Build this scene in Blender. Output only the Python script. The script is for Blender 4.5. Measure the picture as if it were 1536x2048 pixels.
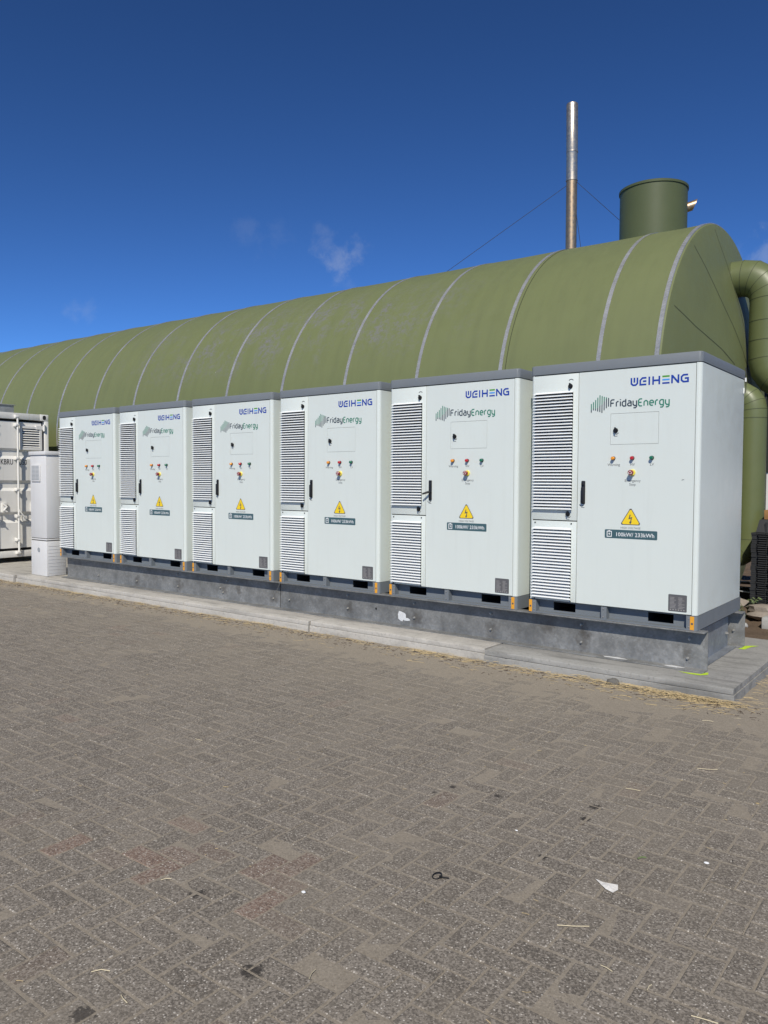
import bpy, bmesh, math, random
from mathutils import Vector, Matrix, noise
random.seed(7)
R_ = math.radians
scene = bpy.context.scene
COL = scene.collection
for o in list(bpy.data.objects):
    bpy.data.objects.remove(o)

# ------------------------------------------------------------------ camera
cam_d = bpy.data.cameras.new('camera')
cam_d.sensor_fit = 'HORIZONTAL'
cam_d.sensor_width = 36.0
cam_d.lens = 1545.0 / 1536.0 * 36.0
cam_d.clip_start = 0.05
cam_d.clip_end = 2000.0
cam = bpy.data.objects.new('camera', cam_d)
COL.objects.link(cam)
cr = Vector((0.7894, 0.6138, 0.0051)).normalized()
cf = Vector((-0.6132, 0.7890, -0.0393)).normalized()
cu = cr.cross(cf).normalized()
CAM = Vector((1.7626, -6.2924, 1.6025))
mw = Matrix((cr, cu, -cf)).transposed().to_4x4()
mw.translation = CAM
cam.matrix_world = mw
scene.camera = cam
F_PX = 1545.0


def px(p):
    """pixel of a world point in the 1536 x 2048 frame (only used to sort and count bricks)"""
    d = Vector(p) - CAM
    w = d.dot(cf)
    if w < 0.05:
        return None
    return 768 + F_PX * d.dot(cr) / w, 1024 - F_PX * d.dot(cu) / w, w


# ------------------------------------------------------------------ light
SUN = Vector((0.55, -1.0, 1.05)).normalized()
elev = math.asin(SUN.z)
azim = math.atan2(SUN.x, SUN.y)
world = bpy.data.worlds.new('World')
scene.world = world
world.use_nodes = True
wt = world.node_tree
wt.nodes.clear()
SKY_STRENGTH = 0.084


def wn(t, **k):
    n = wt.nodes.new(t)
    for a, b in k.items():
        setattr(n, a, b)
    return n


sky = wn('ShaderNodeTexSky')
sky.sky_type = 'NISHITA'
sky.sun_disc = False
sky.sun_elevation = elev
sky.sun_rotation = azim
sky.altitude = 0.0
sky.air_density = 0.5
sky.dust_density = 0.0
sky.ozone_density = 9.0
wtc = wn('ShaderNodeTexCoord')
# thin wisps of cloud, low in the sky
CLOUDS = [((-0.6290, 0.7262, 0.2775), 13.0, 0.216), ((-0.6150, 0.7340, 0.2880), 19.0, 0.144), ((-0.6430, 0.7080, 0.2920), 20.0, 0.101),
          ((-0.7060, 0.6420, 0.2990), 15.0, 0.050), ((-0.6840, 0.6660, 0.2973), 17.0, 0.043), ((-0.8471, 0.4932, 0.1981), 21.0, 0.115), ((-0.8380, 0.5080, 0.1985), 24.0, 0.086),
          ((-0.1950, 0.9490, 0.2480), 11.0, 0.216), ((-0.6250, 0.7430, 0.2400), 22.0, 0.06)]
wnoise = wn('ShaderNodeTexNoise')
wnoise.inputs['Scale'].default_value = 38.0
wnoise.inputs['Detail'].default_value = 7.0
wnoise.inputs['Roughness'].default_value = 0.62
wnoise.inputs['Distortion'].default_value = 0.15
wt.links.new(wtc.outputs['Generated'], wnoise.inputs['Vector'])
wamp = wn('ShaderNodeMath', operation='MULTIPLY_ADD')
wt.links.new(wnoise.outputs['Fac'], wamp.inputs[0])
wamp.inputs[1].default_value = 1.35
wamp.inputs[2].default_value = -0.2
total = None
for c, k, amt in CLOUDS:
    v = wn('ShaderNodeVectorMath', operation='DISTANCE')
    wt.links.new(wtc.outputs['Generated'], v.inputs[0])
    v.inputs[1].default_value = Vector(c).normalized()
    m1 = wn('ShaderNodeMath', operation='MULTIPLY_ADD')       # 1 - k*d
    wt.links.new(v.outputs['Value'], m1.inputs[0])
    m1.inputs[1].default_value = -k
    m1.inputs[2].default_value = 0.35
    m2 = wn('ShaderNodeMath', operation='ADD')
    wt.links.new(m1.outputs[0], m2.inputs[0])
    wt.links.new(wamp.outputs[0], m2.inputs[1])
    mr = wn('ShaderNodeMapRange', interpolation_type='SMOOTHSTEP')
    wt.links.new(m2.outputs[0], mr.inputs['Value'])
    mr.inputs['From Min'].default_value = 0.45
    mr.inputs['From Max'].default_value = 0.95
    mr.inputs['To Max'].default_value = amt
    if total is None:
        total = mr.outputs[0]
    else:
        ad = wn('ShaderNodeMath', operation='MAXIMUM')
        wt.links.new(total, ad.inputs[0])
        wt.links.new(mr.outputs[0], ad.inputs[1])
        total = ad.outputs[0]
grade = wn('ShaderNodeMix', data_type='RGBA', blend_type='MULTIPLY')
grade.inputs[0].default_value = 1.0
gam = wn('ShaderNodeGamma')
gam.inputs[1].default_value = 1.3
wt.links.new(sky.outputs[0], gam.inputs[0])
wt.links.new(gam.outputs[0], grade.inputs[6])
grade.inputs[7].default_value = (0.95, 1.05, 0.98, 1)
cmix = wn('ShaderNodeMix', data_type='RGBA')
wt.links.new(total, cmix.inputs[0])
wt.links.new(grade.outputs[2], cmix.inputs[6])
cmix.inputs[7].default_value = (6.0, 6.4, 7.2, 1)
bg = wn('ShaderNodeBackground')
bg.inputs['Strength'].default_value = SKY_STRENGTH
wt.links.new(cmix.outputs[2], bg.inputs['Color'])
wo = wn('ShaderNodeOutputWorld')
wt.links.new(bg.outputs[0], wo.inputs[0])

sd = bpy.data.lights.new('sun', 'SUN')
sd.energy = 4.3
sd.angle = R_(0.53)
sd.color = (1.0, 0.94, 0.835)
so = bpy.data.objects.new('sun', sd)
so.rotation_euler = SUN.to_track_quat('Z', 'Y').to_euler()
so.location = (4, -8, 12)
COL.objects.link(so)
scene.view_settings.view_transform = 'Standard'
scene.view_settings.look = 'None'
scene.view_settings.exposure = 0.07
scene.view_settings.gamma = 1.0
scene.render.engine = 'CYCLES'
scene.cycles.max_bounces = 8


# ------------------------------------------------------------------ materials
class NT:
    def __init__(s, name):
        s.m = bpy.data.materials.new(name)
        s.m.use_nodes = True
        s.t = s.m.node_tree
        s.b = s.t.nodes['Principled BSDF']
        s._pos = None

    def n(s, typ, **k):
        nd = s.t.nodes.new(typ)
        for a, b in k.items():
            if a in nd.inputs.keys() if hasattr(nd.inputs, 'keys') else False:
                pass
            if a.startswith('_'):
                nd.inputs[a[1:].replace('_', ' ')].default_value = b
            else:
                setattr(nd, a, b)
        return nd

    def l(s, a, b):
        s.t.links.new(a, b)

    def pos(s, obj=False):
        if s._pos is None:
            if obj:
                s._pos = s.n('ShaderNodeTexCoord').outputs['Object']
            else:
                s._pos = s.n('ShaderNodeNewGeometry').outputs['Position']
        return s._pos

    def noise(s, scale, detail=4, rough=0.55, vec=None, dist=0.0):
        nd = s.n('ShaderNodeTexNoise', _Scale=scale, _Detail=detail, _Roughness=rough, _Distortion=dist)
        s.l(vec if vec is not None else s.pos(), nd.inputs['Vector'])
        return nd.outputs['Fac']

    def stretch(s, sc, rot=(0, 0, 0)):
        nd = s.n('ShaderNodeMapping')
        nd.inputs['Scale'].default_value = sc
        nd.inputs['Rotation'].default_value = rot
        s.l(s.pos(), nd.inputs['Vector'])
        return nd.outputs[0]

    def rng(s, val, a, b, lo=0.0, hi=1.0):
        nd = s.n('ShaderNodeMapRange', _From_Min=a, _From_Max=b, _To_Min=lo, _To_Max=hi)
        s.l(val, nd.inputs['Value'])
        return nd.outputs[0]

    def math(s, op, a, b):
        nd = s.n('ShaderNodeMath', operation=op)
        for i, x in enumerate((a, b)):
            if isinstance(x, (int, float)):
                nd.inputs[i].default_value = x
            else:
                s.l(x, nd.inputs[i])
        return nd.outputs[0]

    def mix(s, fac, a, b, blend='MIX'):
        nd = s.n('ShaderNodeMix', data_type='RGBA', blend_type=blend)
        for i, x in ((0, fac), (6, a), (7, b)):
            if isinstance(x, (int, float)):
                nd.inputs[i].default_value = x
            elif isinstance(x, tuple):
                nd.inputs[i].default_value = (*x, 1)[:4]
            else:
                s.l(x, nd.inputs[i])
        return nd.outputs[2]

    def bump(s, h, strength=0.3, dist=0.003):
        nd = s.n('ShaderNodeBump', _Strength=strength, _Distance=dist)
        s.l(h, nd.inputs['Height'])
        s.l(nd.outputs[0], s.b.inputs['Normal'])

    def out(s, color=None, rough=None, metal=None, spec=None, coat=None):
        for k, x in (('Base Color', color), ('Roughness', rough), ('Metallic', metal), ('Specular IOR Level', spec), ('Coat Weight', coat)):
            if x is None:
                continue
            if isinstance(x, (int, float)):
                s.b.inputs[k].default_value = x
            elif isinstance(x, tuple):
                s.b.inputs[k].default_value = (*x, 1)[:4]
            else:
                s.l(x, s.b.inputs[k])
        return s.m


def painted(name, col, rough=0.45, var=0.06, scale=3.0, spec=0.4, bumps=0.03, grime=0.0, grime_col=(0.16, 0.14, 0.11), wave=0.0):
    """paint on sheet metal: slight cloudiness, faint orange peel, optional run-off grime"""
    t = NT(name)
    a = tuple(c * (1 - var) for c in col)
    b = tuple(min(1, c * (1 + var)) for c in col)
    c = t.mix(t.noise(scale, 5), a, b)
    if grime:
        streak = t.noise(1.0, 6, 0.65, t.stretch((14, 14, 1.2)))
        c = t.mix(t.rng(streak, 0.52, 0.8, 0, grime), c, grime_col)
    t.bump(t.math('ADD', t.noise(260, 2), t.math('MULTIPLY', t.noise(1.9, 2), wave)), bumps if not wave else 0.35, 0.001)
    r = t.rng(t.noise(7, 3), 0.3, 0.7, rough - 0.06, rough + 0.08)
    return t.out(c, r, 0.0, spec)


def flat(name, col, rough=0.55, spec=0.35, metal=0.0, var=0.08, scale=25.0):
    t = NT(name)
    c = t.mix(t.noise(scale, 3), tuple(x * (1 - var) for x in col), tuple(min(1, x * (1 + var)) for x in col))
    return t.out(c, rough, metal, spec)


M = {}
M['cabinet'] = painted('cabinet_white', (0.622, 0.665, 0.622), 0.36, 0.018, 2.0, 0.45, 0.02, 0.05, (0.16, 0.14, 0.11), 14.0)
M['louvre'] = painted('louvre_white', (0.74, 0.76, 0.75), 0.45, 0.02, 5.0, 0.35)
M['grey'] = painted('cabinet_grey', (0.158, 0.175, 0.188), 0.5, 0.05, 4.0, 0.35, 0.03, 0.05)
M['filter'] = flat('vent_shade_sheet', (0.018, 0.019, 0.02), 0.8)  # near-black colour standing for the shade behind vent slats
M['black'] = flat('black_plastic', (0.012, 0.012, 0.013), 0.42, 0.4)
M['orange'] = flat('orange_sticker', (0.72, 0.33, 0.03), 0.5)
M['print_dark'] = flat('print_dark', (0.08, 0.085, 0.09), 0.6)
M['print_grey'] = flat('print_grey', (0.12, 0.125, 0.13), 0.6)
M['blue'] = flat('logo_blue', (0.008, 0.045, 0.32), 0.5)
M['sky_blue'] = flat('logo_light_blue', (0.06, 0.30, 0.72), 0.5)
M['leaf_green'] = flat('logo_green', (0.08, 0.30, 0.03), 0.5)
M['teal'] = flat('logo_teal', (0.035, 0.20, 0.135), 0.5)
M['slate'] = flat('logo_slate', (0.035, 0.055, 0.075), 0.5)
M['badge'] = flat('badge_teal', (0.05, 0.105, 0.12), 0.45)
M['white_print'] = flat('print_white', (0.78, 0.79, 0.78), 0.5)
M['yellow'] = flat('warning_yellow', (0.82, 0.58, 0.02), 0.5)
M['amber'] = flat('amber_lens', (0.75, 0.28, 0.015), 0.25, 0.5)
M['red'] = flat('red_lens', (0.45, 0.012, 0.02), 0.25, 0.5)
M['green_lens'] = flat('green_lens', (0.01, 0.14, 0.075), 0.25, 0.5)
M['stop_red'] = flat('stop_button_red', (0.22, 0.018, 0.02), 0.3, 0.5)
M['stop_yellow'] = flat('stop_ring_yellow', (0.80, 0.68, 0.10), 0.35, 0.5)
M['nameplate'] = flat('nameplate_grey', (0.14, 0.135, 0.135), 0.4, 0.5, 0.3)
M['plate_line'] = flat('nameplate_print', (0.32, 0.31, 0.30), 0.5)
M['wire'] = flat('dark_wire', (0.03, 0.03, 0.035), 0.5)
M['container'] = painted('container_white', (0.74, 0.725, 0.68), 0.5, 0.04, 3.0, 0.35, 0.05, 0.22, (0.30, 0.24, 0.18))
M['gap_shade'] = flat('door_gasket', (0.02, 0.02, 0.02), 0.7)  # near-black, puts the shade of door gaps and joints into the colour
M['pillar'] = painted('pillar_white', (0.62, 0.615, 0.60), 0.55, 0.03, 4.0, 0.3, 0.12, 0.08)
M['pillar_vent'] = flat('vent_grey', (0.30, 0.32, 0.33), 0.6)
M['lettering'] = flat('container_lettering', (0.03, 0.03, 0.032), 0.6)
M['dark_hole'] = flat('hole_shade', (0.02, 0.02, 0.02), 0.9)  # shade inside holes and pockets, put into the colour


def tank_mat():
    t = NT('tank_green')
    base = t.mix(t.noise(0.5, 4), (0.138, 0.158, 0.064), (0.160, 0.179, 0.077))
    base = t.mix(t.rng(t.noise(1.0, 6, 0.6, t.stretch((9, 2, 0.8))), 0.42, 0.72, 0, 0.35), base, (0.112, 0.126, 0.058))
    # rubbed, greyed paint on the middle bays
    sep = t.n('ShaderNodeSeparateXYZ')
    t.l(t.pos(), sep.inputs[0])
    wx = t.math('MULTIPLY', t.rng(sep.outputs[0], -11.5, -8.5), t.rng(sep.outputs[0], -3.0, -5.2))
    wz = t.math('MULTIPLY', t.rng(sep.outputs[2], 3.1, 3.6), t.rng(sep.outputs[2], 4.5, 4.1))
    n1 = t.noise(1.0, 8, 0.7, t.stretch((2.4, 1.2, 1.7), (0, R_(18), 0)))
    n2 = t.noise(16, 5, 0.7, None)
    w = t.math('MULTIPLY', t.math('MULTIPLY', wx, wz), t.math('MULTIPLY', t.rng(n1, 0.43, 0.60), t.rng(n2, 0.42, 0.58, 0.0, 0.95)))
    base = t.mix(w, base, (0.168, 0.166, 0.165))
    # small pale droppings and scuffs
    vo = t.n('ShaderNodeTexVoronoi', _Scale=2.6)
    t.l(t.pos(), vo.inputs['Vector'])
    base = t.mix(t.rng(vo.outputs['Distance'], 0.022, 0.012, 0, 0.6), base, (0.45, 0.45, 0.42))
    t.bump(t.noise(1.4, 3), 0.25, 0.02)
    r = t.rng(t.noise(6, 4), 0.3, 0.7, 0.48, 0.62)
    return t.out(base, r, 0.0, 0.35)


M['tank'] = tank_mat()
M['pipe_green'] = painted('pipe_green', (0.120, 0.140, 0.056), 0.42, 0.10, 2.5, 0.45, 0.05, 0.2, (0.09, 0.10, 0.05))
M['drum_green'] = painted('drum_green', (0.082, 0.099, 0.045), 0.5, 0.06, 3.0, 0.3, 0.03, 0.1, (0.06, 0.07, 0.045))
M['seam'] = flat('seam_dark', (0.06, 0.07, 0.034), 0.7)


def galv(name, dark=(0.185, 0.187, 0.180), light=(0.40, 0.40, 0.385), metal=0.25, rough=0.5, scale=55.0, stain=0.5):
    t = NT(name)
    v = t.n('ShaderNodeTexVoronoi', _Scale=scale)
    t.l(t.stretch((1, 1, 1)), v.inputs['Vector'])
    sc = t.n('ShaderNodeSeparateColor')
    t.l(v.outputs['Color'], sc.inputs[0])
    c = t.mix(t.rng(sc.outputs[0], 0, 1, 0.15, 0.5), dark, light)
    c = t.mix(t.rng(t.noise(5, 7, 0.7), 0.35, 0.68), c, tuple(0.72 * x for x in dark))
    fl = t.n('ShaderNodeTexVoronoi', _Scale=scale * 1.7)
    t.l(t.stretch((1.0, 1.0, 0.55), (0, R_(35), 0)), fl.inputs['Vector'])
    f2 = t.n('ShaderNodeSeparateColor')
    t.l(fl.outputs['Color'], f2.inputs[0])
    flake = t.math('MULTIPLY', t.rng(f2.outputs[1], 0.80, 0.86), t.rng(fl.outputs['Distance'], 0.42, 0.2))
    c = t.mix(t.math('MULTIPLY', flake, 0.42), c, (0.42, 0.43, 0.43))
    if stain:
        st = t.noise(1.0, 5, 0.6, t.stretch((1.9, 1.9, 1.1)))
        c = t.mix(t.rng(st, 0.56, 0.74, 0, stain), c, (0.075, 0.068, 0.058))
    if stain >= 0.5:
        for (bx, bz, rad) in ((-0.97, 0.22, 0.085), (-0.10, 0.23, 0.075), (-1.88, 0.215, 0.09), (-2.76, 0.225, 0.08), (-3.67, 0.23, 0.07), (-6.62, 0.22, 0.09), (-5.72, 0.25, 0.10), (-4.83, 0.22, 0.07), (-7.55, 0.21, 0.09), (-5.45, 0.27, 0.06), (-0.97, 0.3, 0.06), (-1.30, 0.33, 0.09)):
            mp = t.n('ShaderNodeVectorMath', operation='DISTANCE')
            t.l(t.stretch((1, 0, 0.8)), mp.inputs[0])
            mp.inputs[1].default_value = (bx, 0, bz * 0.8)
            q = t.math('ADD', mp.outputs['Value'], t.rng(t.noise(16, 5, 0.65), 0.3, 0.7, -0.045, 0.045))
            c = t.mix(t.rng(q, rad, rad * 0.25, 0, 0.55), c, (0.075, 0.066, 0.055))
    t.bump(t.noise(90, 3), 0.08, 0.001)
    r = t.rng(t.noise(30, 4), 0.3, 0.7, rough - 0.1, rough + 0.12)
    return t.out(c, r, metal, 0.4)


M['galv'] = galv('galvanised_steel')
M['galv_bright'] = galv('galvanised_bright', (0.26, 0.28, 0.30), (0.42, 0.45, 0.48), 0.45, 0.45, 40.0, 0.15)
M['bolt'] = flat('bolt_zinc', (0.42, 0.41, 0.38), 0.4, 0.5, 0.6)
M['strap'] = galv('strap_steel', (0.44, 0.44, 0.43), (0.50, 0.50, 0.49), 0.40, 0.26, 8.0, 0.0)
M['spray_white'] = flat('spray_white', (0.60, 0.61, 0.61), 0.6, 0.3, 0.0, 0.25, 60)
M['spray_yellow'] = flat('spray_yellow', (0.46, 0.64, 0.04), 0.7, 0.3, 0.0, 0.25, 60)


def chimney_mat(name, a, b, rough):
    t = NT(name)
    c = t.mix(t.noise(1.0, 6, 0.65, t.stretch((10, 10, 1.6))), a, b)
    c = t.mix(t.rng(t.noise(14, 5, 0.7), 0.55, 0.75, 0, 0.55), c, tuple(0.5 * x for x in a))
    r = t.rng(t.noise(20, 4), 0.3, 0.7, rough - 0.1, rough + 0.12)
    return t.out(c, r, 0.85, 0.5)


M['chimney_top'] = chimney_mat('flue_steel', (0.39, 0.34, 0.27), (0.54, 0.485, 0.405), 0.40)
M['chimney_low'] = chimney_mat('flue_heat_tinted', (0.30, 0.215, 0.135), (0.46, 0.355, 0.24), 0.45)


def concrete(name, a, b, streak=True):
    t = NT(name)
    c = t.mix(t.noise(3.5, 8, 0.65), a, b)
    if streak:
        c = t.mix(t.rng(t.noise(1.0, 6, 0.6, t.stretch((1.5, 9, 9))), 0.5, 0.70, 0, 0.75), c, tuple(0.56 * x for x in a))
    c = t.mix(t.rng(t.noise(1.3, 8, 0.72), 0.50, 0.66, 0, 0.45), c, tuple(0.6 * x for x in a))
    c = t.mix(t.rng(t.noise(38, 6, 0.7), 0.53, 0.70, 0, 0.6), c, tuple(0.55 * x for x in a))
    v = t.n('ShaderNodeTexVoronoi', _Scale=70.0)
    t.l(t.pos(), v.inputs['Vector'])
    c = t.mix(t.rng(v.outputs['Distance'], 0.13, 0.06, 0, 0.6), c, tuple(0.4 * x for x in a))
    t.bump(t.noise(120, 6, 0.7), 0.45, 0.003)
    return t.out(c, 0.85, 0.0, 0.25)


M['concrete'] = concrete('slab_concrete', (0.36, 0.34, 0.302), (0.50, 0.475, 0.425))
M['concrete_dark'] = concrete('slab_concrete_dark', (0.245, 0.240, 0.222), (0.36, 0.352, 0.325))
M['rubble'] = concrete('rubble_stone', (0.22, 0.185, 0.15), (0.33, 0.29, 0.245), False)
M['rubble_dark'] = concrete('broken_concrete', (0.10, 0.095, 0.085), (0.17, 0.16, 0.14), False)
M['block'] = concrete('pale_block', (0.36, 0.36, 0.34), (0.46, 0.46, 0.44), False)


def brick_mat():
    t = NT('paving_brick')
    at = t.n('ShaderNodeAttribute', attribute_name='tint')
    sep = t.n('ShaderNodeSeparateColor')
    t.l(at.outputs['Color'], sep.inputs[0])
    rnd, red, wear = sep.outputs[0], sep.outputs[1], sep.outputs[2]
    base = t.mix(rnd, (0.154, 0.135, 0.110), (0.200, 0.176, 0.144))
    base = t.mix(red, base, (0.225, 0.152, 0.115))
    # exposed aggregate: dark pits and pale grains
    gv = t.n('ShaderNodeTexVoronoi', _Scale=165.0)
    t.l(t.pos(), gv.inputs['Vector'])
    gs = t.n('ShaderNodeSeparateColor')
    t.l(gv.outputs['Color'], gs.inputs[0])
    grain = t.math('ADD', t.math('MULTIPLY', gs.outputs[0], 0.42), t.math('MULTIPLY', t.noise(90, 4, 0.75), 0.58))
    base = t.mix(t.rng(grain, 0.49, 0.68, 0.0, 0.54), base, tuple((0.385, 0.345, 0.290)))
    base = t.mix(t.rng(grain, 0.48, 0.29, 0.0, 0.56), base, (0.058, 0.052, 0.047))
    v = t.n('ShaderNodeTexVoronoi', _Scale=95.0)
    t.l(t.pos(), v.inputs['Vector'])
    vs = t.n('ShaderNodeSeparateColor')
    t.l(v.outputs['Color'], vs.inputs[0])
    chip = t.math('MULTIPLY', t.rng(vs.outputs[0], 0.80, 0.85), t.rng(v.outputs['Distance'], 0.36, 0.22))
    base = t.mix(t.math('MULTIPLY', chip, 0.85), base, (0.58, 0.54, 0.47))
    v2 = t.n('ShaderNodeTexVoronoi', _Scale=34.0)
    t.l(t.pos(), v2.inputs['Vector'])
    vs2 = t.n('ShaderNodeSeparateColor')
    t.l(v2.outputs['Color'], vs2.inputs[0])
    big = t.math('MULTIPLY', t.rng(vs2.outputs[1], 0.84, 0.86), t.rng(v2.outputs['Distance'], 0.14, 0.09))
    base = t.mix(t.math('MULTIPLY', big, 0.8), base, (0.60, 0.57, 0.50))
    # film of sandy dust, thicker in patches and towards the slab
    sp = t.n('ShaderNodeSeparateXYZ')
    t.l(t.pos(), sp.inputs[0])
    near = t.rng(sp.outputs[1], -3.4, -0.6, -0.12, 0.50)
    side = t.rng(sp.outputs[0], -6.0, 0.5, -0.08, 0.16)
    d = t.math('ADD', t.rng(t.noise(1.6, 7, 0.62), 0.42, 0.70, -0.10, 0.62), t.math('ADD', near, side))
    d = t.math('ADD', d, t.rng(wear, 0, 1, -0.25, 0.20))
    dd = t.math('MULTIPLY', t.rng(d, 0, 1, 0.0, 0.78), t.rng(t.noise(95, 3, 0.6), 0.3, 0.6, 0.55, 1.0))
    dust = t.mix(t.noise(40, 4), (0.222, 0.193, 0.152), (0.276, 0.242, 0.191))
    base = t.mix(dd, base, dust)
    # oil drips
    for (x, y, r, a) in ((-0.608, -4.411, 0.022, 0.75), (-0.088, -4.606, 0.028, 0.7), (0.285, -2.678, 0.024, 0.85), (0.302, -2.839, 0.018, 0.85),
                         (0.309, -3.298, 0.016, 0.8), (-0.403, -2.907, 0.014, 0.7), (-0.16, -2.86, 0.014, 0.7), (-0.44, -3.02, 0.010, 0.6), (-0.33, -5.06, 0.03, 0.6)):
        r, a = r * 1.35, min(0.9, a + 0.12)
        vd = t.n('ShaderNodeVectorMath', operation='DISTANCE')
        t.l(t.pos(), vd.inputs[0])
        vd.inputs[1].default_value = (x, y, 0)
        q = t.math('ADD', vd.outputs['Value'], t.rng(t.noise(70, 4), 0.3, 0.7, -r * 0.5, r * 0.5))
        base = t.mix(t.rng(q, r * 1.1, r * 0.7, 0, a), base, (0.03, 0.027, 0.025))
    hb = t.math('ADD', grain, t.math('MULTIPLY', t.noise(70, 4), 0.6))
    t.bump(hb, 0.55, 0.0035)
    return t.out(base, t.rng(grain, 0.3, 0.7, 0.92, 0.75), 0.0, 0.2)


M['brick'] = brick_mat()


def sand_mat(name, a, b, dark):
    t = NT(name)
    c = t.mix(t.noise(2.2, 6, 0.6), a, b)
    c = t.mix(t.rng(t.noise(48, 6, 0.72), 0.52, 0.70, 0, 0.55), c, dark)
    gv = t.n('ShaderNodeTexVoronoi', _Scale=150.0)
    t.l(t.pos(), gv.inputs['Vector'])
    gs = t.n('ShaderNodeSeparateColor')
    t.l(gv.outputs['Color'], gs.inputs[0])
    c = t.mix(t.rng(gs.outputs[0], 0.62, 1.0, 0, 0.28), c, tuple(min(1, 1.5 * q) for q in b))
    c = t.mix(t.rng(gs.outputs[1], 0.62, 1.0, 0, 0.28), c, tuple(0.42 * q for q in a))
    t.bump(t.noise(110, 6, 0.7), 0.5, 0.004)
    return t.out(c, 0.95, 0.0, 0.15)


M['sand'] = sand_mat('joint_sand', (0.236, 0.206, 0.163), (0.298, 0.261, 0.207), (0.150, 0.127, 0.099))
M['soil'] = sand_mat('soil', (0.085, 0.060, 0.042), (0.15, 0.112, 0.08), (0.035, 0.026, 0.02))
M['straw'] = flat('dry_straw', (0.42, 0.325, 0.175), 0.75, 0.25, 0.0, 0.5, 35.0)
M['straw_pale'] = flat('pale_straw', (0.52, 0.45, 0.30), 0.7, 0.3, 0.0, 0.2, 30.0)
M['debris'] = flat('dark_fibres', (0.085, 0.062, 0.045), 0.9, 0.2, 0.0, 0.4, 12.0)
M['paper'] = flat('crumpled_paper', (0.72, 0.70, 0.65), 0.8, 0.2, 0.0, 0.35, 90.0)
M['leaf'] = flat('weed_leaf', (0.115, 0.15, 0.06), 0.6, 0.3, 0.0, 0.35, 14.0)
M['timber'] = flat('sawn_timber', (0.32, 0.17, 0.07), 0.75, 0.2, 0.0, 0.25, 18.0)
M['sheet'] = galv('sheet_offcut', (0.36, 0.38, 0.40), (0.5, 0.52, 0.54), 0.3, 0.5, 12.0, 0.25)
M['plastic'] = flat('recycled_black_plastic', (0.028, 0.029, 0.031), 0.5, 0.4, 0.0, 0.25, 9.0)
M['barn_dark'] = flat('barn_black', (0.03, 0.032, 0.03), 0.8, 0.2)
M['barn_light'] = flat('barn_panel', (0.62, 0.62, 0.60), 0.6, 0.3, 0.0, 0.06, 2.0)


# ------------------------------------------------------------------ mesh helper
WLOC = {}


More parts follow.
